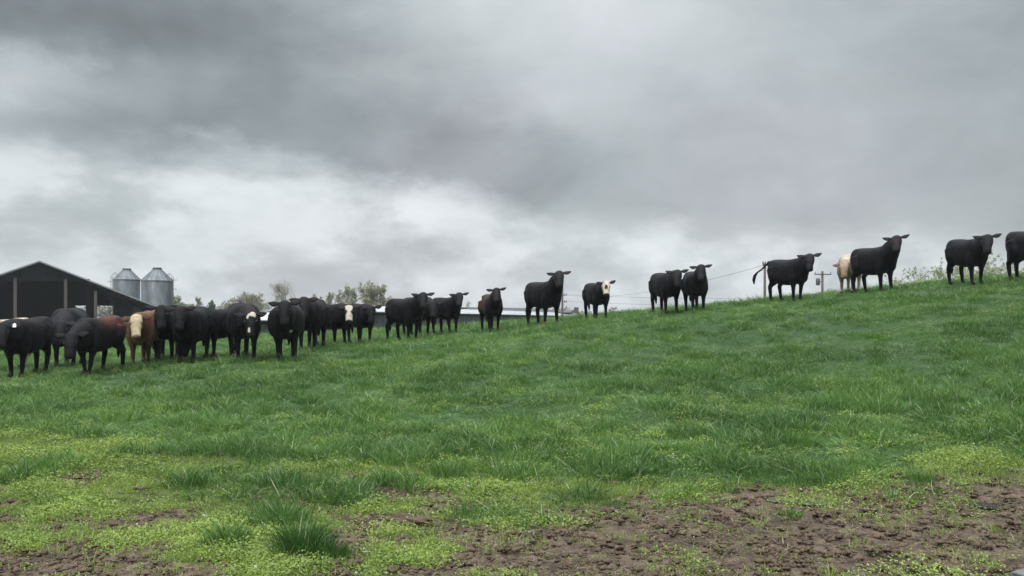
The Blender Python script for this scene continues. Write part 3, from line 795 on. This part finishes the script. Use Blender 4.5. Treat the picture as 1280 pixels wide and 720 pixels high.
    if coat == 'redback': mixc((1-sstep(-.2, .35, C_[:, 0]))*sstep(.85, 1.1, C_[:, 2]+.15*(nz-.5)), np.array((.085, .032, .027)))
    if coat == 'bald':
        wl = .105-.062*np.exp(-((tl-.17)/.07)**2)+(nz2-.5)*.03
        mixc(headm*sstep(-.13, -.10, tl)*sstep(-.06, .0, ul)*(1-sstep(.42, .45, tl))*(1-sstep(-.012, .012, np.abs(sl)-wl)), WHITE)
    if coat == 'baldpatch':
        mixc(headm*sstep(-.06, -.02, ul+.02), WHITE*.95)
        mixc(headm*(np.exp(-((tl-.19)/.10)**2-((sl)/.06)**2) > .45)*1.0, BLACK*1.5); mixc(headm*(tl > .42)*1.0, BLACK*1.5)
    if coat == 'blotch':
        b1 = np.exp(-((tl+.0)/.07)**2-((sl-.05)/.07)**2)+np.exp(-((tl-.08)/.06)**2-((sl+.06)/.035)**2)+np.exp(-((tl-.37)/.08)**2-((sl+.04)/.04)**2)
        mixc(headm*sstep(.42, .55, b1+(nz2-.5)*.9), WHITE)
    if coat == 'hereford':
        colr = np.tile(RED, (n_, 1)); mixc(sstep(.5, .7, nz)*.5, RED*1.4)
        mixc(headm*sstep(-.13, -.10, tl)*(1-sstep(-.02, .03, np.abs(sl)-.10-.04*nz2)), WHITE*np.array((.95, .86, .70))); mixc(headm*np.exp(-((tl-.155)/.03)**2-((np.abs(sl)-.11)/.035)**2)*.8, RED*.4); mixc(headm*(tl > .46)*.8, np.array((.16, .09, .075)))
        mixc((part == 0)*(C_[:, 0] > .45)*(np.abs(C_[:, 1]) < .10)*sstep(.5, .62, 1.2-C_[:, 2]-.2*(nz2-.5))*(C_[:, 2] > .5)*.55, np.array((.25, .19, .15)))
        mixc((1-sstep(.3, .6, C_[:, 2]))*.7, RED*.3); mixc((part == 1)*1., RED*.55)
    if coat == 'cream':
        colr = np.tile(CREAM, (n_, 1)); mixc(sstep(.45, .62, nz)*.75, np.array((.30, .21, .145))*1.0); mixc((part == 1)*.8, np.array((.10, .06, .045)))
        mixc(headm*(tl > .42)*1., np.array((.10, .06, .055))); mixc(headm*sstep(.0, .3, tl)*.7, np.array((.26, .16, .11)))
        mixc((part == 0)*sstep(.2, .5, C_[:, 0])*(1-sstep(.6, .95, C_[:, 2]))*.6, np.array((.2, .13, .09)))  # darker shading painted on the chest and under the neck
    if coat == 'farbrown': colr = np.tile(np.array((.035, .022, .018)), (n_, 1))
    mixc((C_[:, 2] < .075)*(part == 0)*1., np.array((.018, .016, .015)))      # hooves
    if coat not in ('hereford', 'cream'):
        mixc(headm*(tl > .47)*.8, np.array((.022, .021, .023)))                 # moist nose
    if seed == 11: mixc((part == 0)*(C_[:, 0] > .4)*(np.exp(-((C_[:, 1]-.13)/.035)**2-((C_[:, 2]-.66)/.025)**2) > .4)*1., WHITE)
    # --- let the hide drape over the slope, then scale
    a_ = hd; s_l = (gz(x0+fw.x*.6, y0+fw.y*.6)-gz(x0-fw.x*.6, y0-fw.y*.6))/1.2
    s_w = (gz(x0-fw.y*.4, y0+fw.x*.4)-gz(x0+fw.y*.4, y0-fw.x*.4))/.8
    C_ = C_*s; C_[:, 2] += C_[:, 0]*s_l + np.clip(C_[:, 1], -.3, .3)*s_w
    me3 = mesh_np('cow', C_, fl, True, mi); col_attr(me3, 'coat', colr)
    o = link_mesh('cow', me3, [M['coat'], M['eye']]); o.location = (x0, y0, gz(x0, y0)+.01); o.rotation_euler = (0, 0, a_)
    tag(o, label, 'cow', group)
    if tagside:
        b_, td = ears[0 if tagside < 0 else 1]; p = (b_+td*.13+fu*.03)*s
        p.z += p.x*s_l + max(-.3, min(.3, p.y))*s_w
        m = MB(); Mx = Matrix.Translation(p) @ (Matrix([sd_, fu, fd]).transposed().to_4x4())
        m.box(-.03, .03, -.004, .004, -.01, .07, Mx); m.box(-.014, .014, -.004, .004, -.035, -.008, Mx)
        m.build('ear_tag', M['ear_tag'], o)
    return o

# one entry per animal, left to right
cow(5, 463, -50, 64, 'cream cow mostly hidden behind the tagged black cow at far left', 'level', hyaw=40, coat='cream', seed=1, stride=(.05, -.05, .1, -.1), ear=30)
cow(33, 470, -33, 72, 'black cow with white ear tag standing in front of the cream cow', 'level', hyaw=30, coat='black', seed=2, stride=(.06, -.08, .1, -.08), tagside=1, pitch=50, neck_e=8, ear=-8)
cow(86, 458, -12, 72, 'greyish black cow standing behind the walking black cow below the barn posts', 'low', coat='grey', seed=3, neck_e=-8, pitch=52, ear=-4)
cow(122, 467, -36, 70, 'black cow with reddish brown rump walking left with lowered head', 'low', hyaw=28, coat='redback', fat=.92, seed=4, stride=(.16, -.14, -.12, .12), pitch=56, neck_e=-10)
cow(160, 417, -70, 0, 'small dark brown cow far off by the barn, between two nearer cows', 'level', coat='farbrown', seed=5, d=44, sc=.9)
cow(181, 456, -14, 66, 'rusty red cow with cream white face looking straight ahead', 'up', coat='hereford', seed=6, neck_e=12, pitch=54, ear=-12, fat=.95)
cow(208, 450, -8, 66, 'black cow staring forward just right of the red white faced cow', 'level', coat='black', seed=7, neck_e=19, pitch=54, ear=4)
cow(240, 452, -20, 67, 'black cow staring forward, second to the right of the red cow', 'level', coat='black', seed=8, neck_e=19, pitch=54, ear=2, stride=(.03, -.03, .05, 0))
cow(278, 446, -58, 60, 'black cow grazing with head down between staring cow and white blotched cow', 'graze', hyaw=14, coat='black', seed=9, pitch=66, neck_e=-38)
cow(304, 450, 10, 70, 'black cow with broken white blotches on its dark face', 'level', hyaw=-8, coat='blotch', seed=10, neck_e=0, pitch=54, ear=-2, stride=(.05, -.05, 0, 0), fat=1.05)
cow(358, 450, -3, 69, 'broad black cow facing straight forward with a small white mark low on its chest', 'up', coat='black', seed=11, neck_e=24, pitch=54, ear=0, fat=1.22, stride=(.02, -.05, .04, 0))
cow(389, 437, -14, 62, 'black cow half hidden behind the broad forward facing cow', 'up', coat='black', seed=12, neck_e=22, pitch=54, ear=-4)
cow(415, 432, 38, 52, 'black cow with white face turned to the road', 'level', coat='bald', seed=13, neck_e=8, pitch=52, ear=2)
cow(451, 429, 24, 49, 'small black cow with level head beside the white faced black cow', 'level', coat='black', seed=14, neck_e=8, pitch=60, ear=6)
cow(507, 426, 42, 53, 'large black cow turned right with raised head, nearer of an overlapping pair', 'up', coat='black', seed=15, neck_e=26, ear=8)
cow(523, 420, 36, 48, 'black cow mostly hidden, farther one of an overlapping pair', 'level', coat='black', seed=16, neck_e=0)
cow(558, 417, 36, 45, 'black cow with raised head between the overlapping pair and brown black cow', 'up', coat='black', seed=17, neck_e=28, ear=8)
cow(614, 414, 14, 46, 'slim brownish black cow with raised ears standing alone', 'up', coat='brown', seed=18, neck_e=34, ear=14, fat=.8)
cow(680, 407, 36, 55, 'tall black cow with raised head in front of the long bare utility pole', 'up', coat='black', seed=19, neck_e=38, ear=2)
cow(746, 399, 24, 45, 'black cow with whitish face and dark muzzle beside the farmhouse roof', 'level', coat='baldpatch', seed=20, neck_e=16, ear=16)
cow(832, 392, 26, 51, 'black cow with level head, left one of two close together on the slope', 'level', coat='black', seed=21, neck_e=17, ear=8)
cow(869, 390, 14, 50, 'black cow with raised head, right one of two close together on the slope', 'up', coat='black', seed=22, neck_e=36, ear=4)
cow(986, 377, 46, 53, 'black cow on the slope with its tail flung out behind', 'level', coat='black', seed=23, tail='out', neck_e=22, ear=6)
cow(1062, 366, -12, 48, 'cream and tan cow half hidden behind a big black hilltop cow', 'level', coat='cream', seed=24, neck_e=-6, d=27.6, pitch=52, ear=-8)
cow(1093, 366, 48, 57, 'big black cow with raised head in front of the cream hilltop cow', 'up', coat='black', seed=25, neck_e=36, ear=14)
cow(1210, 356, 36, 57, 'black cow with level head on the hilltop in front of the pale bushes', 'level', coat='black', seed=26, neck_e=21, ear=8)
cow(1294, 351, 58, 62, 'black cow cut off by the right edge, rump and hind legs showing', 'level', coat='black', seed=27)

# ------------------------------------------------------------------ grass
def blade_mat(name, c1, c2, c3=None, rough=.55):
    m = bpy.data.materials.new(name); m.use_nodes = True; t = NT(m.node_tree); b = t.n['Principled BSDF']
    oi = t.n.new('ShaderNodeObjectInfo'); a = t.n.new('ShaderNodeAttribute'); a.attribute_name = 'tone'
    gp = t.n.new('ShaderNodeNewGeometry'); pn = t.noise(gp.outputs['Position'], .55, 4, .6)
    sp = t.n.new('ShaderNodeSeparateColor'); t.l.new(a.outputs['Color'], sp.inputs[0])
    f = t.math('ADD', t.math('MULTIPLY', t.math('POWER', sp.outputs[0], 1.6), .5), t.math('ADD', t.math('MULTIPLY', oi.outputs['Random'], .25), t.math('MULTIPLY', t.mapr(pn, .38, .62), .55)))
    c_ = t.mix(f, (*c1, 1), (*c2, 1))
    if c3: c_ = t.mix(t.mapr(sp.outputs[1], .90, .96), c_, (*c3, 1))
    t.l.new(c_, b.inputs['Base Color']); b.inputs['Roughness'].default_value = rough; b.inputs['Specular IOR Level'].default_value = .35
    tr = t.n.new('ShaderNodeBsdfTranslucent'); t.l.new(c_, tr.inputs[0])
    ms = t.n.new('ShaderNodeMixShader'); ms.inputs[0].default_value = .30
    out = t.n['Material Output']; t.l.new(b.outputs[0], ms.inputs[1]); t.l.new(tr.outputs[0], ms.inputs[2]); t.l.new(ms.outputs[0], out.inputs[0])
    return m
M['grass'] = blade_mat('pasture_grass_blades', (.036, .110, .022), (.138, .275, .055), (.38, .44, .27))
M['grass_dark'] = blade_mat('lush_tuft_blades', (.032, .10, .022), (.13, .26, .055), (.3, .36, .2))
M['weed'] = blade_mat('clover_and_chickweed', (.10, .18, .025), (.31, .42, .085), (.42, .46, .30))
M['straw'] = blade_mat('dry_straw', (.20, .155, .095), (.40, .33, .22))
M['clod'] = material('mud_clods', (.09, .063, .043), .8, .4, 4, bump=.01)

def blades(n, rad, h, wd, lean, rn, curl=.5, stem_pow=.5):
    r = rad*rn.random(n)**stem_pow; a = rn.random(n)*2*PI
    base = np.stack([r*np.cos(a), r*np.sin(a), np.zeros(n)-.01], 1)
    hh = h*(.45+.75*rn.random(n))*(1-.45*(r/rad)**3); la = a+rn.normal(size=n)*.9; ln = lean*(.3+rn.random(n))*hh
    dirx = np.stack([np.cos(la), np.sin(la), np.zeros(n)], 1)
    fa = rn.random(n)*PI; side = np.stack([np.cos(fa), np.sin(fa), np.zeros(n)], 1)*(wd*(.6+.8*rn.random(n)))[:, None]
    V = []
    for t, ww in ((0, .8), (.4, 1.0), (.75, .7), (1.0, 0)):
        zc = hh*(t-curl*.35*t*t*lean); c_ = base+dirx*(ln*t**2)[:, None]; c_[:, 2] += zc
        if ww: V += [c_-side*ww*.5, c_+side*ww*.5]
        else: V += [c_]
    v = np.stack(V, 1).reshape(-1, 3); o = np.arange(n)[:, None]*7
    q = np.concatenate([o+np.array([[0, 1, 3, 2]]), o+np.array([[2, 3, 5, 4]])]); t3 = o+np.array([[4, 5, 6]])
    tone = np.repeat(rn.random((n, 2)), 7, axis=0)
    return v, [q, t3], tone
def leaves_clump(n, rad, h, size, rn):
    r = rad*rn.random(n)**.6; a = rn.random(n)*2*PI
    c_ = np.stack([r*np.cos(a), r*np.sin(a), h*rn.random(n)*(1-.6*r/rad)+.004], 1)
    v, f = quads(c_, size, rn, 2.0)
    return v, [f], np.repeat(rn.random((n, 2)), 4, axis=0)
def proto_coll(name, makers, mat):
    cl = bpy.data.collections.new(name)                                  # source clumps, not placed in the scene
    for i, fn in enumerate(makers):
        v, f, tone = fn(np.random.default_rng(100+i)); me = mesh_np(name, v, f); col_attr(me, 'tone', tone); me.materials.append(mat)
        cl.objects.link(bpy.data.objects.new(name+'_clump', me))
    return cl
def scatter(name, P, scale, coll, label, cat, tilt=.15, vary_z=None):
    n = len(P); me = bpy.data.meshes.new(name); me.vertices.add(n); me.vertices.foreach_set('co', P.astype(np.float32).ravel())
    a = me.attributes.new('size', 'FLOAT_VECTOR', 'POINT'); zz = scale*(vary_z if vary_z is not None else 1)
    a.data.foreach_set('vector', np.stack([scale, scale, zz], 1).astype(np.float32).ravel())
    a = me.attributes.new('turn', 'FLOAT_VECTOR', 'POINT')
    a.data.foreach_set('vector', np.stack([rng.normal(size=n)*tilt, rng.normal(size=n)*tilt, rng.random(n)*2*PI], 1).astype(np.float32).ravel())
    o = bpy.data.objects.new(name, me); COL.objects.link(o); tag(o, label, cat, kind='stuff')
    ng = bpy.data.node_groups.new(name, 'GeometryNodeTree')
    ng.interface.new_socket('Geometry', in_out='INPUT', socket_type='NodeSocketGeometry'); ng.interface.new_socket('Geometry', in_out='OUTPUT', socket_type='NodeSocketGeometry')
    gi = ng.nodes.new('NodeGroupInput'); go = ng.nodes.new('NodeGroupOutput')
    ip = ng.nodes.new('GeometryNodeInstanceOnPoints'); ci = ng.nodes.new('GeometryNodeCollectionInfo')
    ci.inputs['Collection'].default_value = coll; ci.inputs['Separate Children'].default_value = True; ci.inputs['Reset Children'].default_value = True
    ip.inputs['Pick Instance'].default_value = True
    for nm, sk in (('size', 'Scale'), ('turn', 'Rotation')):
        na = ng.nodes.new('GeometryNodeInputNamedAttribute'); na.data_type = 'FLOAT_VECTOR'; na.inputs['Name'].default_value = nm
        ng.links.new(na.outputs[0], ip.inputs[sk])
    ri = ng.nodes.new('FunctionNodeRandomValue'); ri.data_type = 'INT'; ri.inputs[4].default_value = 0; ri.inputs[5].default_value = 50
    ng.links.new(ri.outputs[2], ip.inputs['Instance Index'])
    ng.links.new(gi.outputs[0], ip.inputs['Points']); ng.links.new(ci.outputs[0], ip.inputs['Instance']); ng.links.new(ip.outputs[0], go.inputs[0])
    md = o.modifiers.new('scatter', 'NODES'); md.node_group = ng
    return o
def field(n, y0, y1, margin=1.0, expo=2.0, seed=1):
    """random points over the part of the pasture the road looks on to, thinning with distance"""
    rn = np.random.default_rng(seed); t = rn.random(n)
    y = (y0**(1-expo+1) + t*(y1**(1-expo+1)-y0**(1-expo+1)))**(1/(2-expo)) if expo != 2 else y0*(y1/y0)**t
    x = (rn.random(n)*2-1)*(y*.60+margin)
    return x, y
def zsurf(x, y):
    m_, t_, w_ = masks(x, y); nr = (1-sstep(13, 18, y))*sstep(3, 5, y)
    h_ = fbm(x*4.2, y*5.5, 3, 4, .6); l_ = fbm(x*16, y*18, 8, 3)
    return ground(x, y)+nr*(m_*((h_-.5)*.075+(np.abs(l_-.5)-.12)*.045)+w_*(h_-.5)*.06), m_, t_, w_

PG = proto_coll('grass_source', [lambda r, k=k: blades(46, .11+.02*k, .115+.015*(k % 3), .0062, .6+.2*k, r) for k in range(6)], M['grass'])
x, y = field(80000, 7.0, 62, 1.2, 1.55, 2)
z, m_, t_, w_ = zsurf(x, y)
hn = fbm(x*1.9, y*1.5, 21, 4, .6); hn2 = fbm(x*2.6, y*2.6, 25, 3)
keep = rng.random(len(x)) < np.clip(t_*(.45+1.4*sstep(.36, .55, hn2)) + w_*.85*sstep(.56, .64, fbm(x*1.5, y*1.9, 55, 3)), 0, 1)
x, y, z, hn, hn2 = x[keep], y[keep], z[keep], hn[keep], hn2[keep]
dist = sstep(14, 45, y)
vz_cap = 1.45
scl = (.65+.55*rng.random(len(x)))*(1+.75*dist)
hs = fbm(x*.5, y*.28, 33, 3)
vz = (1-.38*sstep(13, 19, y))*(.28+1.5*sstep(.40, .60, hn)*(.25+1.5*sstep(.3, .7, hn2)))*(.8+.35*sstep(.4, .6, hs))/(1+.75*dist)
scatter('pasture_grass', np.stack([x, y, z-.005], 1), scl, PG, 'lush green pasture grass covering the rising field', 'grass', .2, np.minimum(vz, vz_cap))

WG = proto_coll('weed_source', [lambda r, k=k: leaves_clump(75, .10+.02*k, .04+.014*k, .0075+.0016*(k % 3), r) for k in range(5)], M['weed'])
x, y = field(30000, 5.4, 13, .8, 1.2, 3)
z, m_, t_, w_ = zsurf(x, y)
pn = fbm(x*1.8, y*1.8, 61, 4)
keep = rng.random(len(x)) < np.clip((w_*.95+t_*.12*(1-sstep(10, 13, y)))*(.35+1.1*sstep(.35, .6, pn))+.02*m_, 0, 1)
x, y, z, pn = x[keep], y[keep], z[keep], pn[keep]
scatter('ground_weeds', np.stack([x, y, z], 1), .55+.9*rng.random(len(x))*sstep(.3, .6, pn), WG, 'bright yellow green clover and chickweed along the field edge', 'weeds', .1)

x, y = field(26000, 8.5, 40, 1.0, 1.7, 13)
z, m_, t_, w_ = zsurf(x, y); pn = fbm(x*.7, y*.6, 63, 4)
keep = rng.random(len(x)) < t_*sstep(.46, .68, pn)*.22
x, y, z = x[keep], y[keep], z[keep]
sc_ = (.5+.7*rng.random(len(x)))*(1+.6*sstep(14, 40, y))
scatter('pasture_clover', np.stack([x, y, z+.02], 1), sc_, WG, 'pale clover leaves and flecks growing through the pasture grass', 'clover', .15, 1.5)

SG = proto_coll('short_grass_source', [lambda r, k=k: blades(22, .07, .055+.012*k, .0045, .8, r) for k in range(4)], M['weed'])
x, y = field(26000, 5.4, 13, .8, 1.2, 4)
z, m_, t_, w_ = zsurf(x, y)
pn = fbm(x*3.1, y*3.1, 67, 4)
keep = rng.random(len(x)) < np.clip((w_*.8+.06*m_)*(.3+1.2*sstep(.4, .6, pn)), 0, 1)
scatter('short_grass', np.stack([x, y, z], 1)[keep], (.5+.8*rng.random(len(x)))[keep], SG, 'short sparse trampled grass between weeds and mud', 'grass', .15)

def straw_fn(r, k):
    n = 7; v, f, t_ = blades(n, .10, .09, .0035, .2, r)
    a = np.repeat(r.random(n)*2*PI, 7); L = v[:, 2].copy()+.01                    # lay the stalks flat
    v2 = v.copy(); v2[:, 0] = v[:, 0]+np.cos(a)*L*1.3; v2[:, 1] = v[:, 1]+np.sin(a)*L*1.3; v2[:, 2] = .006+.06*L+np.repeat(r.random(n)*.012, 7)
    return v2, f, t_
ST = proto_coll('straw_source', [lambda r, k=k: straw_fn(r, k) for k in range(5)], M['straw'])
x, y = field(6500, 5.4, 11, .6, 1.1, 5)
z, m_, t_, w_ = zsurf(x, y); pn = fbm(x*1.3, y*1.3, 91, 4)
keep = rng.random(len(x)) < (m_*.7+w_*.35)*sstep(.36, .62, pn)
scatter('dry_straw', np.stack([x, y, z+.004], 1)[keep], (.5+1.0*rng.random(len(x)))[keep], ST, 'loose dry straw stalks trodden into the mud', 'straw', .08)

def clod_fn(r, k):
    m = MB()
    for j in range(9):
        s_ = .005+.015*r.random()**2; ball(m, ((r.random()-.5)*.22, (r.random()-.5)*.22, s_*.25), s_*(1+.6*r.random()), s_*(1+.5*r.random()), s_*.65, Matrix.Rotation(r.random()*3, 3, 'Z'), n=6)
    v = np.array([tuple(p) for p in m.v]); v += r.normal(size=v.shape)*.0022
    q = [f for f in m.f if len(f) == 4]; h = [f for f in m.f if len(f) == 6]
    return v, [np.array(q), np.array(h)], np.full((len(v), 2), .5)
CL = proto_coll('clod_source', [lambda r, k=k: clod_fn(r, k) for k in range(5)], M['clod'])
x, y = field(9000, 5.4, 10.5, .6, 1.1, 6)
z, m_, t_, w_ = zsurf(x, y)
keep = rng.random(len(x)) < m_*.45+w_*.06
scatter('mud_clods', np.stack([x, y, z], 1)[keep], (.5+.9*rng.random(len(x)))[keep], CL, 'small crumbled clods scattered over churned mud', 'mud', .1)

def tuft(u, v, rad, h, n, label, seed, lean=.55):
    x, y = hit(u, v); rn = np.random.default_rng(seed)
    vv, f, tone = blades(n, rad, h, .008, lean, rn, .6, .7)
    me = mesh_np('grass_tuft', vv, f); col_attr(me, 'tone', tone)
    o = link_mesh('grass_tuft', me, M['grass_dark']); o.location = (x, y, float(zsurf(np.array([x]), np.array([y]))[0][0])-.01)
    tag(o, label, 'grass tuft', 'lone dark grass tufts in the weeds')
tuft(378, 692, .22, .31, 700, 'biggest dark green grass tuft near the bottom left mud', 1)
tuft(285, 684, .18, .21, 380, 'dark grass tuft just left of the biggest tuft', 2)
tuft(416, 698, .13, .18, 220, 'small pale grass tuft touching the right side of the biggest tuft', 3)
tuft(352, 655, .24, .22, 480, 'grass tuft directly behind the biggest tuft', 4)
tuft(628, 640, .20, .10, 220, 'low spreading green tuft just below a dark dung lump', 5, 1.0)
tuft(560, 598, .22, .22, 380, 'broad dark tuft at the edge of tall grass above the dung lump', 6)
tuft(272, 588, .2, .12, 240, 'low dark tuft among bright weeds left of centre', 7, .9)
tuft(985, 645, .14, .09, 110, 'thin tuft on the mud below the grey puddles', 8, .9)
tuft(125, 628, .12, .08, 130, 'small dark flat tuft on the left bare patch', 9, 1.1)
tuft(1150, 600, .16, .14, 200, 'tuft leaning over the mud at the right grass edge', 10)

def lump(name, u, v, rad, h, mat, label, cat, seed, sy=1):
    x, y = hit(u, v); rn = random.Random(seed); m = MB()
    for j in range(9):
        a = rn.uniform(0, 2*PI); r = rad*rn.uniform(.1, .6); q = rad*rn.uniform(.35, .6)
        ball(m, (r*math.cos(a), r*math.sin(a)*sy, h*.3), q, q*sy, h*rn.uniform(.5, 1), n=10)
    o = m.build(name, mat); o.location = (x, y, float(zsurf(np.array([x]), np.array([y]))[0][0]))
    rm = o.modifiers.new('r', 'REMESH'); rm.mode = 'VOXEL'; rm.voxel_size = max(.006, rad*.06)
    dg = bpy.context.evaluated_depsgraph_get(); me = bpy.data.meshes.new_from_object(o.evaluated_get(dg)); o.modifiers.clear(); o.data = me
    k = len(me.vertices); c_ = np.empty(k*3); me.vertices.foreach_get('co', c_); c_ = c_.reshape(-1, 3)
    c_ *= (.7+.6*fbm(c_[:, 0]*9/rad*.2+c_[:, 2]*30, c_[:, 1]*9/rad*.2, seed, 4, .65))[:, None]; me.vertices.foreach_set('co', c_.ravel()); me.update()
    tag(o, label, cat); return o
M['dung'] = material('dark_dung', (.022, .018, .016), .6, .3, 9, bump=.01)
lump('dung_lump', 600, 612, .055, .05, M['dung'], 'dark dung lump lying on the bright weeds', 'dung', 1)
lump('mud_heap', 512, 655, .22, .07, M['clod'], 'brown crumbling mud heap left of the low tuft', 'mud heap', 2, .5)
lump('dung_pat', 1238, 634, .13, .035, M['dung'], 'flat dark dung pat on the mud near the right edge', 'dung', 3, .7)

# two small puddles
M['puddle'] = material('grey_puddle_water', (.10, .10, .11), .08, .15, 3, spec=.6)
def puddle(u, v, rx, ry, seed):
    x, y = hit(u, v); n = 28; zz_ = float(zsurf(np.array([x]), np.array([y]))[0][0])
    vv = [(0, 0, 0)]+[(rx*math.cos(2*PI*k/n)*(1+.25*math.sin(3*k+seed)*.5+.1*math.sin(5*k)), ry*math.sin(2*PI*k/n)*(1+.2*math.sin(2*k+seed)), 0) for k in range(n)]
    me = bpy.data.meshes.new('puddle'); me.from_pydata(vv, [], [(0, 1+k, 1+(k+1) % n) for k in range(n)])
    o = link_mesh('puddle', me, M['puddle']); o.location = (x, y, zz_+.022); tag(o, kind='structure')
puddle(1015, 630, .16, .11, 1); puddle(972, 627, .10, .07, 2)

# grey stone slab poking into the lower right corner
def slab():
    x, y = hit(1290, 720); m = bmesh.new()
    bmesh.ops.create_cube(m, size=1)
    for vtx in m.verts: vtx.co = Vector((vtx.co.x*.55*(1+.1*vtx.co.y), vtx.co.y*.32, vtx.co.z*.10))
    bmesh.ops.bevel(m, geom=m.edges[:], offset=.012, segments=2, affect='EDGES')
    bmesh.ops.subdivide_edges(m, edges=m.edges[:], cuts=3, use_grid_fill=True)
    rn = random.Random(3)
    for vtx in m.verts: vtx.co += Vector((rn.gauss(0, .003), rn.gauss(0, .003), rn.gauss(0, .002)))
    me = bpy.data.meshes.new('stone_slab'); m.to_mesh(me); m.free()
    o = link_mesh('stone_slab', me, M['stone']); o.location = (x+.12, y-.12, gz(x, y)+.02); o.rotation_euler = (R(3), R(-5), R(24))
    tag(o, 'grey flat stone slab poking out of the mud at lower right corner', 'stone')
slab()

# ------------------------------------------------------------------ damp air
hz = MB().box(-880, 880, -55, 880, -2.4, 14.0).build('haze', None)
hm = bpy.data.materials.new('damp_air'); hm.use_nodes = True; t = hm.node_tree
for n in list(t.nodes):
    if n.type != 'OUTPUT_MATERIAL': t.nodes.remove(n)
pv = t.nodes.new('ShaderNodeVolumePrincipled'); pv.inputs['Color'].default_value = (.86, .92, .96, 1); pv.inputs['Density'].default_value = .00045
t.links.new(pv.outputs[0], t.nodes['Material Output'].inputs['Volume'])
hz.data.materials.clear(); hz.data.materials.append(hm); tag(hz, 'thin damp air over the pasture', 'haze', kind='stuff')
